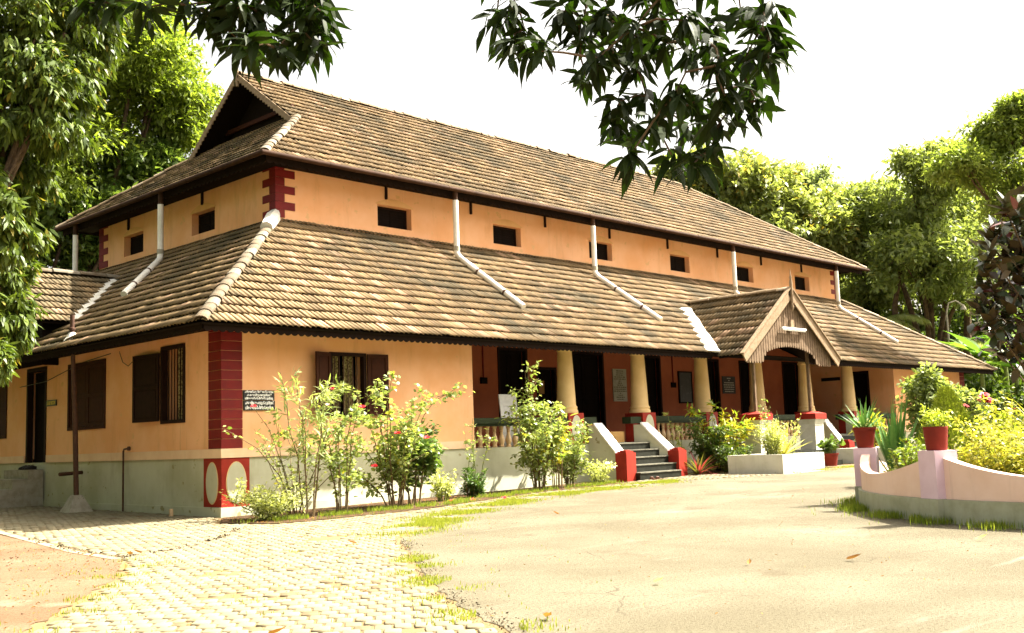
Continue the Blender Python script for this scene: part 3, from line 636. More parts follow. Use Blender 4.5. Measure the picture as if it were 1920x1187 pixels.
# side cross gable over the staff entrance
DY, DZ, DS, DX = 9.5, 5.95, 0.62, -0.75; dw = 2.5; dz0 = DZ-DS*dw; ds = math.hypot(1, DS)
field((0,DY-dw,dz0), (1,0,0), (0,1,DS), lambda v: DX, lambda v: -e+(dz0+DS*v/ds-EZ1)/M1, dw*ds, False)
field((0,DY+dw,dz0), (1,0,0), (0,-1,DS), lambda v: DX, lambda v: -e+(dz0+DS*v/ds-EZ1)/M1, dw*ds, False)
centers = np.array([f_[0]+f_[1]*(f_[4]+.13)+f_[2]*(f_[5]+.18) for f_ in fields])
dc = np.linalg.norm(centers - np.array(CAM), axis=1)
can = np.array([f_[9] for f_ in fields]); o_ = np.argsort(np.where(can, dc, 1e6)); ind = set(o_[:300].tolist())
tme = npmesh('tile', TV, TF)
VV = []
for i, f_ in enumerate(fields):
    O, U, V, Nn, u0, v0, ulo, uhi, vmax, nr, sag = f_
    ju, jv, jr = rng.normal(0, .005), rng.normal(0, .008), rng.normal(0, .010); jh = abs(rng.normal(0, .004)); jt = rng.normal(0, .009)
    if rng.random() < .03: jr += rng.normal(0, .05); jv -= rng.uniform(.01,.07); jh += .008
    if i in ind:
        o = link('tile', tme, W['tile'], bld, (0,0,0))
        mm = Matrix.Identity(4); p = O+U*(u0+ju)+V*(v0+jv+sag)+Nn*jh
        uv = U*math.cos(jr)+V*math.sin(jr); vv_ = V*math.cos(jr)-U*math.sin(jr)+Nn*jt; vv_ /= np.linalg.norm(vv_); nn = np.cross(uv, vv_); nn = nn if nn[2] > 0 else -nn
        if np.dot(np.cross(uv, vv_), nn) < 0: uv = -uv; p = p + U*TW
        for a in range(3): mm[a][0] = uv[a]; mm[a][1] = vv_[a]; mm[a][2] = nn[a]; mm[a][3] = p[a]
        o.matrix_basis = mm
    else:
        u = u0+ju+TV[:,0]+jr*-TV[:,1]; v = np.minimum(v0+jv+sag+TV[:,1]+jr*TV[:,0], vmax+.03); h_ = TV[:,2]+jh+jt*TV[:,1]
        lo = np.array([ulo(q) for q in v]); hi = np.array([uhi(q) for q in v]); u = np.clip(u, lo-.02, np.maximum(hi+.02, lo))
        VV.append(O + u[:,None]*U + v[:,None]*V + h_[:,None]*Nn)
nt_ = len(VV); VV = np.concatenate(VV)
link('tiles', npmesh('tiles', VV, (TF[None]+27*np.arange(nt_)[:,None,None]).reshape(-1,4)), W['tile'], bld, (0,0,0), kind='stuff')

# ridge and hip tiles: one shared cap mesh laid along each line
mb = MB(); n = 8; rp = []
for y_, sc in ((0, 1.08), (.40, .94)):
    for k in range(n+1):
        a = math.pi*(k/n); rp.append((sc*.150*math.cos(a), y_, sc*.105*math.sin(a)))
rme = bpy.data.meshes.new('ridge_tile')
rme.from_pydata(rp + [(p[0]*.85, p[1], p[2]*.8-.004) for p in rp], [], [(k, k+1, k+n+2, k+n+1) for k in range(n)] + [(k+2*(n+1), k+2*(n+1)+1, k+1, k) for k in range(n)])
W['ridgebrown'] = piece_mat('brown ridge tile', (0.2112,0.1496,0.0836), (0.1496,0.1056,0.0572), (0.3168,0.2464,0.1672), 0.15, grime=(0.088,0.0704,0.0352), gscale=2, gamt=0.5)
rme2 = rme.copy()
def ridge_line(a, b, mt, lift=.03, sc=1.0, step=.36):
    a = Vector(a); b = Vector(b); d = b-a; l = d.length; d.normalize(); r = d.cross(Vector((0,0,1))).normalized(); u = r.cross(d)
    k = int(round(l/step)); st = l/k
    for i in range(k):
        o = link('ridge_tile', rme if mt == W['ridge'] else rme2, mt, bld, (0,0,0))
        p = a + d*(i*st) + u*(lift+random.gauss(0,.008)) + r*random.gauss(0,.01); mm = Matrix.Identity(4)
        for q in range(3): mm[q][0] = r[q]*sc; mm[q][1] = d[q]; mm[q][2] = u[q]*sc; mm[q][3] = p[q]
        o.matrix_basis = mm @ Matrix.Rotation(random.gauss(0,.02), 4, 'Z')
ridge_line((-e-.03,-e-.03,EZ1), (IN,IN,lz(IN)), W['ridge'], .018, .86)
ridge_line((L+e,-e,EZ1), (L-IN,IN,lz(IN)), W['ridgebrown'], .03, .95)
ridge_line((UE,UE,UZ), (GB+.2,GB+.2,uz(GB+.2)), W['ridge'], .016, .82)
ridge_line((L-UE,UE,UZ), (L-RY,RY,RZ), W['ridgebrown'], .025, .9)
ridge_line((UE,UB,UZ), (GB,2*RY-GB,uz(GB)), W['ridgebrown'], .025, .9)
ridge_line((GB,RY,RZ), (L-RY,RY,RZ), W['ridgebrown'], .02, .95)
ridge_line((GX,GY,GZ), (GX,vy+.1,GZ), W['ridgebrown'], .03, 1.0)
ridge_line((DX,DY,DZ), (-e+(DZ-EZ1)/M1,DY,DZ), W['ridge'], .03, 1.0)
# mortar cap at the top of the front left hip, flashing at the valleys
mb = MB(); mb.tube([(2.9,2.9,lz(2.9)+.10),(3.35,3.35,lz(3.35)+.12),(3.6,3.6,lz(3.6)+.16)], [.15,.19,.12], 8); mb.build('mortar_cap', W['flash'], bld, True)
def strip(a, b, w, nrm, mt, name, n=14, jag=.03, t=.05, lift=.075):
    a = Vector(a); b = Vector(b); nv = Vector(nrm).normalized(); d = (b-a); l = d.length; d.normalize(); s_ = d.cross(nv).normalized()
    mb = MB(); poly = [(l*i/n, -w/2+random.uniform(-jag, jag)) for i in range(n+1)] + [(l*i/n, w/2+random.uniform(-jag, jag)) for i in range(n, -1, -1)]
    mb.prism(poly, a+nv*lift, d, s_, nv*-t); return mb.build(name, mt, bld)
strip((GX-vx-.28,-e-.06,EZ1), (GX-.45-.2,vy-.33,lz(vy-.33)), .42, (-.35,-.55,.8), W['flash'], 'valley_flashing', jag=.02)
dvx = -e+(dz0-EZ1)/M1
strip((dvx,DY-dw,dz0), (-e+(DZ-.1-EZ1)/M1,DY-.15,DZ-.1), .62, (-.5,-.45,.85), W['flash'], 'valley_flashing', jag=.12, lift=.10)
# valances with scalloped edge, under both eaves
def valance(a, b, z, drop, pitch, outn, mt, depth=.045, t=.025):
    a = Vector(a); b = Vector(b); d = (b-a); l = d.length; d.normalize(); k = max(1, int(l/pitch)); p_ = l/k
    poly = [(0,0),(l,0)]
    for i in range(k):
        for q in range(5):
            t_ = i+q/5; poly.append((l-t_*p_, -(drop+depth*math.sin(math.pi*q/5))))
    poly.append((0,-drop))
    mb = MB(); n = len(poly); o = Vector((a.x, a.y, z)); nv = Vector(outn)*t
    # quads strip to avoid one huge concave face
    top = [(l - (i*p_/5), 0) for i in range(5*k+1)]; bot = [poly[2+i] if i < 5*k else (0,-drop) for i in range(5*k+1)]
    vs = []
    for off in (Vector((0,0,0)), nv):
        vs += [o + d*q[0] + Vector((0,0,q[1])) + off for q in top] + [o + d*q[0] + Vector((0,0,q[1])) + off for q in bot]
    m_ = 5*k+1; fs = []
    for i in range(5*k):
        fs += [(i, i+1, m_+i+1, m_+i), (2*m_+i, 3*m_+i, 3*m_+i+1, 2*m_+i+1), (m_+i, m_+i+1, 3*m_+i+1, 3*m_+i)]
    mb.add(vs, fs); return mb.build('valance', mt, bld)
VE = EO-.10
valance((-VE,-VE,0), (GX-vx-.1,-VE,0), EZ1+.02, .14, .155, (0,-1,0), W['valance']); valance((GX+vx+.1,-VE,0), (L+VE,-VE,0), EZ1+.02, .14, .155, (0,-1,0), W['valance'])
valance((-VE,-VE,0), (-VE,B+VE,0), EZ1+.02, .13, .155, (-1,0,0), W['valance'])
mb = MB(); mb.beam((-VE+.05,-VE+.05,EZ1-.05), (L+VE,-VE+.05,EZ1-.05), .05, .1) if False else None
valance((UE+.12,UE+.12,0), (L-UE-.12,UE+.12,0), UZ-.02, .15, .19, (0,-1,0), W['valance'], .05)
valance((UE+.12,UE+.12,0), (UE+.12,UB-.12,0), UZ-.02, .15, .19, (-1,0,0), W['valance'], .05)
# soffit boards close the eaves
mb = MB(); mb.box(-VE+.03, L+VE-.03, -VE+.03, .02, EZ1+.02, EZ1+.05); mb.box(-VE+.03, .02, .02, B, EZ1+.02, EZ1+.05)
mb.box(UE+.15, L-UE-.15, UE+.15, IN+.1, UZ-.02, UZ+.02); mb.box(UE+.15, IN+.1, IN+.1, UB-.2, UZ-.02, UZ+.02); mb.box(L-IN-.1, L-UE-.15, IN+.1, UB-.2, UZ-.02, UZ+.02)
mb.build('soffit', W['dark'], bld)
# gutter with joint collars, brackets on the wall below
def gutter(a, b, mt):
    a = Vector(a); b = Vector(b); mb = MB(); mb.tube([a, b], .062, 10); g = mb.build('gutter', mt, bld, True)
    l = (b-a).length; d = (b-a).normalized(); k = int(l/1.9); mb = MB()
    for i in range(1, k+1):
        p = a + d*(l*i/(k+.6)); mb = MB(); mb.tube([p-d*.025, p+d*.025], .069, 10); mb.build('gutter_collar', mt, g, True)
go = UE-.10; gzz = UZ-.035
gutter((go-.04,go,gzz), (L-go,go,gzz+.0), W['gutter']); gutter((go,go-.04,gzz), (go,UB+.1,gzz), W['gutter'])
for x in (7.08,10.19,13.34,16.48,19.69,22.8,25.84,28.96):
    mb = MB(); mb.box(x-.028,x+.028,IN-.06,IN-.002,7.74,8.12); mb.build('eave_bracket', W['wood'], bld)
for y in (7.06,11.24):
    mb = MB(); mb.box(IN-.06,IN-.002,y-.028,y+.028,7.74,8.12); mb.build('eave_bracket', W['wood'], bld)
# downpipes
def downpipe(pts, joint):
    mb = MB(); mb.tube(pts, .078, 12); o = mb.build('downpipe', W['pvc'], bld, True)
    p = Vector(pts[0]); mb = MB(); mb.tube([p+Vector((0,0,-.02)), p+Vector((0,0,.32))], .068, 12); mb.build('pipe_spout', W['gutter'], o, True)
    for u_ in (.3,.72):
        a_ = Vector(pts[-2]).lerp(Vector(pts[-1]),u_); dd_ = (Vector(pts[-1])-Vector(pts[-2])).normalized(); mb = MB(); mb.tube([a_-dd_*.03,a_+dd_*.03],.087,12); mb.build('pipe_clip', W['iron'], o, True)
    q = Vector(joint); d = Vector((0,0,1)); mb = MB(); mb.tube([q-d*.06, q+d*.06], .09, 12); mb.build('pipe_collar', W['cement'], o, True)
for x in (8.75,14.55,22.45,30.2):
    yl = 2.72; zt = lz(yl)+.12
    downpipe([(x,yl,7.78),(x,yl,zt+.14),(x,yl-.02,zt+.05),(x+.01,yl-.12,lz(yl-.12)+.13),(x+.03,.33,lz(.33)+.13)], (x,yl,zt+.2))
downpipe([(2.72,7.6,7.72),(2.72,7.6,lz(2.72)+.28),(2.68,7.56,lz(2.68)+.16),(2.55,7.44,lz(2.55)+.14),(.91,5.92,lz(.91)+.13)], (2.72,7.6,lz(2.72)+.33))
downpipe([(2.72,12.75,7.72),(2.72,12.75,lz(2.72)+.28),(2.6,12.75,lz(2.6)+.14),(1.2,12.75,lz(1.2)+.13)], (2.72,12.75,lz(2.72)+.33))
# vent pipe through the side roof
mb = MB(); mb.lathe((-.60,5.25,lz(-.6)-.1), [(.055,0),(.055,.28),(.072,.29),(.072,.33),(.05,.34),(.05,.62)], 12); vp = mb.build('vent_pipe', W['iron'], bld, True)
mb = MB(); mb.lathe((-.60,5.25,lz(-.6)-.06), [(.19,0),(.13,.08),(.085,.16),(.06,.19)], 10); mb.build('cement_collar', W['flash'], vp)
# side cross gable: cheeks, bargeboards
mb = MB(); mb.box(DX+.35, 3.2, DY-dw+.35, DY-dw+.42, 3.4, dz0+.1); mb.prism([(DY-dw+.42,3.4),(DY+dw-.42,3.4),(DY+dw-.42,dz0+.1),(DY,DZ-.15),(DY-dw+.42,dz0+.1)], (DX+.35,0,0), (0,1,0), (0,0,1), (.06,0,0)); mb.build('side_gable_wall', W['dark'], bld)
deck([[(DX,DY-dw,dz0),(dvx,DY-dw,dz0),(-e+(DZ-EZ1)/M1,DY,DZ),(DX,DY,DZ)], [(DX,DY+dw,dz0),(dvx,DY+dw,dz0),(-e+(DZ-EZ1)/M1,DY,DZ),(DX,DY,DZ)]], W['dark'], 'side_gable_deck')
for s_ in (-1, 1):
    mb = MB(); bargeboard(mb, (DX-.04,DY,DZ+.05), (DX-.04,DY+s_*(dw+.05),dz0+.02), .24, .035, (1,0,0)); mb.build('bargeboard', W['barge'], bld)

# ------------------------------------------------------------------ porch
deck([[(GX-gw,GY,gz0),(GX-gw,-e+(gz0-EZ1)/M1,gz0),(GX,vy,GZ),(GX,GY,GZ)], [(GX+gw,GY,gz0),(GX+gw,-e+(gz0-EZ1)/M1,gz0),(GX,vy,GZ),(GX,GY,GZ)]], W['dark'], 'porch_roof_deck')
for s_ in (-1, 1):
    mb = MB(); bargeboard(mb, (GX,GY-.05,GZ+.10), (GX+s_*2.83,GY-.05,GZ+.10-GS*2.83), .27, .04, (0,1,0), 0); bb = mb.build('bargeboard', W['barge'], bld)
    mb = MB(); mb.beam((GX+s_*.06,GY-.03,GZ+.125-GS*.06), (GX+s_*2.85,GY-.03,GZ+.125-GS*2.85), .12, .035, (-s_*GS,0,1)); mb.build('verge_mortar', W['barge'], bb)
mb = MB(); mb.lathe((GX,GY-.07,GZ-.62), [(.005,0),(.035,.06),(.055,.14),(.03,.22),(.05,.30),(.05,.9),(.03,.98),(.045,1.02),(.02,1.1),(.006,1.28)], 10); mb.build('finial', W['barge'], bld, True)
ns = 36; ysl = GY+.09
mb = MB(); bx_, sp = [], 4.9/ns
poly_t = []
for i in range(ns):
    x = GX-2.45+sp*(i+.5); a = abs(x-GX); top = GZ-GS*a-.10
    bot = 3.74 - 0.20*(a/1.35)**2 if a < 1.35 else (3.54 - (a-1.35)*1.3 if a < 1.6 else 3.215)
    if top-bot < .05: continue
    s_ = MB(); w = sp*.40
    s_.prism([(x-w,top+w*GS*(1 if x<GX else -1)*-1),(x-w,bot+.06),(x-w*.4,bot),(x+w*.4,bot),(x+w,bot+.06),(x+w,top+w*GS*(1 if x<GX else -1))], (0,ysl,0), (1,0,0), (0,0,1), (0,.03,0)); s_.build('slat', W['slat'], bld)
    poly_t.append((x, bot))
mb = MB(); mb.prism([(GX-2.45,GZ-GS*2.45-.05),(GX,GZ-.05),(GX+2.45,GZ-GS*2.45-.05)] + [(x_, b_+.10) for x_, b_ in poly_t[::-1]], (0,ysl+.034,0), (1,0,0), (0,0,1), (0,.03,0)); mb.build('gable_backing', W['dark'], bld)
pier_x = (16.45, 19.62)
for px_ in pier_x:
    zb = gz(px_, -1.5)
    mb = MB(); c = (px_, -1.5)
    mb.box(c[0]-.265,c[0]+.265,c[1]-.265,c[1]+.265,zb-.2,1.45)
    b0 = len(mb.v)
    mb.add([(c[0]+sx*r,c[1]+sy*r,z) for r, z in ((.265,1.451),(.325,1.60)) for sx,sy in ((-1,-1),(1,-1),(1,1),(-1,1))], [(0,1,5,4),(1,2,6,5),(2,3,7,6),(3,0,4,7),(4,5,6,7),(3,2,1,0)])
    pr = mb.build('porch_pier', W['planter'], bld)
    mb = MB(); mb.box(c[0]-.345,c[0]+.345,c[1]-.345,c[1]+.345,1.602,1.77)
    mb.add([(c[0]+sx*.345,c[1]+sy*.345,1.772) for sx,sy in ((-1,-1),(1,-1),(1,1),(-1,1))]+[(c[0],c[1],1.86)], [(0,1,4),(1,2,4),(2,3,4),(3,0,4),(3,2,1,0)]); mb.build('pier_cap', W['red'], pr)
    mb = MB(); mb.box(c[0]-.04,c[0]+.04,c[1]-.04,c[1]+.04,1.8,GZ-GS*abs(px_-GX)-.2); mb.build('porch_post', W['slat'], bld)
mb = MB(); mb.beam((GX-2.6,-1.5,3.33),(GX+2.6,-1.5,3.33),.1,.12) if False else None
z0 = gz(18,-2)
mb = MB(); mb.box(15.9,20.2,-2.03,-.02,z0-.2,.66); mb.box(16.85,19.2,-2.35,-2.032,z0-.2,.50); mb.box(16.85,19.2,-2.68,-2.352,z0-.2,.36); mb.box(16.6,19.4,-.40,-.003,.662,.88) if False else None
mb.build('porch_step', W['granite'], bld)
for k in range(2):
    mb = MB(); mb.box(16.78,19.2,-.9+.42*k,-.02-.002,.662+.15*k,.81+.15*k); mb.build('porch_step', W['granite'], bld)
# ------------------------------------------------------------------ columns, pedestals, balustrade
colx = [10.23,13.33,16.43,19.53,22.63,25.73]
mb = MB(); mb.lathe((0,.3,0), [(.30,1.90),(.30,1.96),(.275,2.0),(.285,2.05),(.255,2.10),(.248,2.12),(.235,2.5),(.205,3.2),(.19,3.50),(.215,3.52),(.215,3.56),(.19,3.58),(.19,4.2)], 24)
cm = mb.build('column', W['cream'], bld, True); cm.location.x = colx[0]
for x in colx[1:]:
    o = cm.copy(); COL.objects.link(o); o.location.x = x
nov = 24
for x in colx:
    mb = MB(); mb.box(x-.30,x+.30,-.02,.60,FZ+.002,1.90); pd = mb.build('pedestal', W['red'], bld)
    ov = [(x+.195*math.cos(2*math.pi*i/nov), 1.50+.345*math.sin(2*math.pi*i/nov)) for i in range(nov)]
    mb = MB(); mb.prism(ov, (0,-.032,0), (1,0,0), (0,0,1), (0,.02,0)); mb.build('oval', W['oval'], pd)
bal = MB(); bal.lathe((0,0,0), [(.062,0),(.062,.035),(.045,.05),(.05,.07),(.073,.13),(.078,.17),(.06,.24),(.036,.31),(.034,.36),(.05,.385),(.036,.40),(.055,.46),(.062,.50)], 10)
bme = None
def balustrade(x0, x1, n):
    global bme
    for k in range(n):
        x = x0+(x1-x0)*(k+.5)/n
        if bme is None: o = bal.build('baluster', W['baluster'], bld, True); bme = o.data
        else: o = link('baluster', bme, W['baluster'], bld, (0,0,0))
        o.location = (x, .17, FZ+.003)
    mb = MB(); mb.box(x0,x1,.04,.30,1.606,1.66); mb.box(x0,x1,0.0,.34,1.662,1.80); mb.build('handrail', W['rail'], bld)
balustrade(6.6, 9.93, 14); balustrade(13.63, 16.13, 11); balustrade(19.83, 22.33, 11); balustrade(26.03, 28.9, 12)
def stairs(sx, c):                 # sx=+1: wide flight between pedestals, mirrored about c for -1
    X = lambda a, b: (min(c+sx*a, c+sx*b), max(c+sx*a, c+sx*b))
    g0 = gz(c, -1)
    for a0, a1, fl in ((-1.30,-.98,0.0),(.62,.92,.32)):
        # cheek wall, its sloping top capped white, and the red block at its foot
        zt0, zt1, yb = 1.57, .83, -.88
        def sh(y): return fl*(-y/.9)
        mb = MB(); lo, hi = a0, a1
        prof_ = [(-.004,g0-.2),(yb,g0-.2),(yb,zt1),(-.20,zt0),(-.004,zt0)]
        vs = [(c+sx*(lo+sh(y)),y,z) for y,z in prof_]+[(c+sx*(hi+sh(y)),y,z) for y,z in prof_]; n = 5
        mb.add(vs, [tuple(range(n)), tuple(range(2*n-1,n-1,-1))]+[(i,(i+1)%n,(i+1)%n+n,i+n) for i in range(n)]); ck = mb.build('stair_cheek', W['plinth'], bld)
        mb = MB(); q = [(yb+.02,zt1+.035),(-.22,zt0+.035),(-.22,zt0+.10),(yb-.02,zt1+.09)]
        q = [(yb,zt1+.005),(-.2,zt0+.005),(-.2,zt0+.06),(yb-.01,zt1+.06)]
        vs = [(c+sx*(lo-.02+sh(y)),y,z) for y,z in q]+[(c+sx*(hi+.02+sh(y)),y,z) for y,z in q]
        mb.add(vs, [(0,1,2,3),(7,6,5,4),(0,4,5,1),(1,5,6,2),(2,6,7,3),(3,7,4,0)]); mb.build('cheek_coping', W['white'], ck)
        mb = MB(); x0, x1 = X(a0-.02+fl, a1+.04+fl); mb.box(x0,x1,-1.24,yb-.003,g0-.2,.845); mb.box(x0+.04,x1-.04,-1.20,yb-.04,.847,.885); mb.box(x0+.09,x1-.09,-1.15,yb-.08,.887,.915); mb.build('foot_block', W['red'], ck)
        x0, x1 = X(a0+.02, a1-.1); mb = MB(); mb.box(x0,x1,.02,.28,FZ+.003,1.60); mb.build('newel', W['red'], bld)
        x0, x1 = (X(-1.43,-.9) if a0 < 0 else X(.55,1.1)); mb = MB(); mb.box(x0,x1,0.03,.33,1.606,1.79); mb.build('handrail', W['rail'], bld)
    for k in range(5):
        y1 = -1.38+.24*k; zt = g0+.19*(k+1)
        if k == 4: zt = FZ-.01
        x0, x1 = X(-.97, .63+.32*(-y1/.9)*.9 if k else .80); mb = MB(); mb.box(x0,x1,y1,-.004 if k else -.9,(g0-.2 if k == 0 else zt-.21),zt-.028); st = mb.build('step', W['granite'], bld)
        mb = MB(); mb.box(x0-(.0),x1,y1-.02,y1+.26,zt-.026,zt); mb.build('nosing', W['granite'] if False else W['steptop'], st)
W['steptop'] = mat('pale worn step edge', (0.16,0.15,0.11), (0.07,0.07,0.05), 6, 0.5, 0.4)
stairs(1, 12.0); stairs(-1, 35.8-12.0)
mb = MB(); mb.box(10.62,10.64,.05,.4,FZ,1.6) if False else None
# side entrance steps
for k, (xa, xb, zt) in enumerate(((-.41,-.05,.94),(-.77,-.41,.73),(-1.12,-.77,.50),(-1.48,-1.12,.30))):
    mb = MB(); mb.box(xa+.001,xb-.001,8.0,9.5,-.2,zt); mb.build('side_step', W['cement'], bld)
# drain pipe and tap stand against the side wall
mb = MB(); mb.tube([(-.05,5.9,.86),(-.62,5.75,.84)], .045, 10); mb.build('drain_pipe', W['iron'], bld, True)

# ------------------------------------------------------------------ signs, lamp, small things
def text_mesh(mb_parent, name, body, size, loc, axis, mt, sx=1.0, bold=0.0):
    cu = bpy.data.curves.new(name, 'FONT'); cu.body = body; cu.size = size; cu.align_x = 'CENTER'; cu.align_y = 'CENTER'; cu.space_line = 0.95; cu.offset = bold; cu.extrude = 0.002
    to = bpy.data.objects.new(name, cu); COL.objects.link(to)
    bpy.context.view_layer.update()
    me = bpy.data.meshes.new_from_object(to.evaluated_get(bpy.context.evaluated_depsgraph_get())); bpy.data.objects.remove(to)
    xs = [v.co.x for v in me.vertices]
    w = (max(xs)-min(xs)) if xs else 1
    k = sx/w
    o_ = ORG[mb_parent.name]
    for v in me.vertices:
        a, b, c = v.co.x*k, v.co.y, v.co.z
        p = (loc[0]+a, loc[1]-c, loc[2]+b) if axis == 'y' else (loc[0]-c, loc[1]-a, loc[2]+b)
        v.co = (p[0]-o_.x, p[1]-o_.y, p[2]-o_.z)
    me.materials.clear(); return link(name, me, mt, mb_parent, o_)
def wallsign(x0, x1, z0, z1, rows, label):
    t = thing('notice_board', ((x0+x1)/2, -.02, z0), label, 'notice board', 'black notice boards beside the corner')
    mb = MB(); mb.box(x0, x1, -.035, -.004, z0, z1); mb.build('board', W['black'], t)
    n = len(rows); hgt = (z1-z0)/n
    for i, r in enumerate(rows):
        text_mesh(t, 'lettering', r, hgt*.80, ((x0+x1)/2, -.036, z1-hgt*(i+.5)), 'y', W['lettering'], (x1-x0)*(.92 if i != 1 or n == 2 else .80), .004)
wallsign(.455, 1.15, 2.195, 2.385, ['ക്യാമ്പസിൽ ഭക്ഷണം', 'കൊണ്ടു വരുന്നത്', 'നിരോധിച്ചിരിക്കുന്നു.'], 'upper black board with three lines of white lettering on the front wall')
wallsign(.46, 1.16, 1.995, 2.185, ['ഫോട്ടോ എടുക്കുന്നത്', 'നിരോധിച്ചിരിക്കുന്നു.'], 'lower black board with two lines of white lettering on the front wall')
t = thing('room_sign', (-.01, 7.68, 2.46), 'small dark sign with yellow STAFF ROOM lettering beside the side door', 'sign')
mb = MB(); mb.box(-.03, -.004, 7.40, 7.96, 2.44, 2.58); mb.build('board', W['black'], t)
text_mesh(t, 'lettering', 'STAFF ROOM', .12, (-.031, 7.68, 2.51), 'x', W['yellow'], .46, .003)
def plaque(name, x0, x1, z0, z1, mt, ink, rows, label, cat):
    t = thing(name, ((x0+x1)/2, IN-.02, z0), label, cat)
    mb = MB(); mb.box(x0, x1, IN-.035, IN-.004, z0, z1); mb.build('slab', mt, t)
    mb = MB(); hh = (z1-z0)/(len(rows)+1)
    for i, w in enumerate(rows):
        zc = z1-hh*(i+1); xc = (x0+x1)/2; ww = (x1-x0)*w*.5; x = xc-ww; k = 0
        while x < xc+ww-.02:
            l = random.uniform(.05, .13); mb.box(x, min(x+l, xc+ww), IN-.038, IN-.036, zc-hh*.22, zc+hh*.22); x += l+.025
    mb.build('faded_lines', ink, t, kind='stuff')
W['ink'] = mat('faded dark ink', (0.12,0.11,0.07), None, 5, 0.8)
W['fadedwhite'] = mat('faded white ink', (0.5,0.48,0.4), None, 5, 0.8)
plaque('marble_plaque', 16.32, 17.02, 2.40, 3.45, W['marble'], W['ink'], [.5,.5,.55,.8,.85,.2,.3,.4,.9,.85,.9,.1,.3,.6,.5], 'tall pale inscribed plaque on the veranda wall above the first stairs', 'plaque')
plaque('small_black_board', 22.66, 23.5, 2.70, 3.34, W['black'], W['fadedwhite'], [.3,.1,.75,.85,.8,.75,.7], 'small black board with white lines on the veranda wall left of the porch', 'notice board')
t = thing('framed_picture', (20.3, IN-.02, 2.33), 'dark framed picture hanging on the veranda wall between two columns', 'picture')
mb = MB(); frame(mb, 'y', IN, 19.92, 20.74, 2.34, 3.46, .05, -.05, -.004); mb.build('frame', W['wood'], t)
mb = MB(); mb.box(19.97, 20.69, IN-.03, IN-.006, 2.39, 3.41); mb.build('canvas', mat('dark mottled picture', (0.02,0.02,0.018), (0.10,0.10,0.09), 7, 0.4, 0.4, lo=.55, hi=.75), t)
t = thing('paper_notice', (13.07, IN+.17, 2.5), 'small yellowed paper notice pinned on the dark veranda window', 'notice'); mb = MB(); mb.box(12.94, 13.2, IN+.125, IN+.13, 2.62, 3.02); mb.build('sheet', W['card'], t)
t = thing('direction_sign', (28.88, 2.6, 3.2), 'thin dark name sign on the inner veranda wall beside the porch', 'sign'); mb = MB(); mb.box(28.85, 28.896, 2.2, 3.0, 3.2, 3.33); mb.build('board', W['black'], t)
for i, x in enumerate((10.5, 19.62)):
    t = thing('switch_box', (x, IN-.03, 2.9), ('electric switch box with its conduit near the left end of the veranda', 'electric switch box with its conduit beside the framed picture')[i], 'switch box', 'switch boxes on the veranda wall')
    mb = MB(); mb.box(x-.12, x+.12, IN-.06, IN-.004, 2.88, 3.06); mb.build('box', W['dark'], t)
    mb = MB(); mb.tube([(x,IN-.02,3.06),(x,IN-.02,5.0)], .022, 8); mb.build('conduit', W['maroon'], t)
t = thing('tube_light', (18.1, GY+.15, 4.25), 'white tube light fixture under the porch gable point', 'lamp')
mb = MB(); mb.box(17.32, 18.72, GY-.04, GY+.03, 4.26, 4.32); mb.build('batten', W['white'], t)
mb = MB(); mb.tube([(17.36,GY-.01,4.235),(18.68,GY-.01,4.235)], .022, 8); mb.build('tube', W['white'], t)
mb = MB(); mb.box(17.90, 18.08, GY+.01, GY+.085, 4.322, 4.56); mb.build('bracket', W['barge'], t)
# curtain strips in the side and front windows
def curtain(axis, a0, a1, c, z0, z1, label):
    n = 28; V = []; F = []
    for i in range(n+1):
        a = a0+(a1-a0)*i/n; d = c + .025*math.sin(i*1.9)
        for z in (z0, z1): V.append((a, d, z) if axis == 'y' else (d, a, z))
        if i < n: F.append((2*i, 2*i+2, 2*i+3, 2*i+1))
    mb = MB(); mb.add(V, F); mb.add([(p[0]+(0.006 if axis == 'x' else 0), p[1]+(.006 if axis == 'y' else 0), p[2]) for p in V], [f[::-1] for f in F])
    o = mb.build('curtain', W['curtain'], None, origin=((a0+a1)/2, c, z0) if axis == 'y' else (c, (a0+a1)/2, z0)); tag(o, label, 'curtain', 'curtains in the windows')
curtain('x', 1.72, 1.92, .16, 1.88, 3.35, 'narrow patterned curtain strip in the open side window')
curtain('y', 2.6, 2.85, .16, 1.9, 3.15, 'left half of the pale curtain in the front window')
curtain('y', 2.98, 3.25, .165, 1.9, 3.15, 'right half of the pale curtain in the front window')
# pole with pyramid foot, tap stand, marker peg
bx0, by0 = -.72, 4.65; zb = gz(bx0, by0)
t = thing('iron_pole', (bx0, by0, zb), 'leaning rusty iron pole in a pyramid concrete foot beside the side wall', 'pole')
mb = MB(); mb.tube([(bx0,by0,zb+.2),(bx0-.05,by0,zb+1.95),(bx0-.13,by0-.02,3.5)], [.055,.055,.045], 10); mb.build('shaft', W['iron'], t, True)
mb = MB(); mb.add([(bx0+sx*.28,by0+sy*.28,zb-.05) for sx,sy in ((-1,-1),(1,-1),(1,1),(-1,1))]+[(bx0+sx*.09,by0+sy*.09,zb+.36) for sx,sy in ((-1,-1),(1,-1),(1,1),(-1,1))], [(0,1,5,4),(1,2,6,5),(2,3,7,6),(3,0,4,7),(4,5,6,7)]); mb.build('foot', W['cement'], t)
zb = gz(-.2, 3.6)
t = thing('tap_stand', (-.2, 3.75, zb), 'thin rusty standpipe with a tap on its bent top beside the side wall', 'tap')
mb = MB(); mb.tube([(-.12,3.75,zb),(-.12,3.75,zb+1.26),(-.12,3.72,zb+1.30),(-.12,3.52,zb+1.32)], .02, 8); mb.build('pipe', W['iron'], t, True)
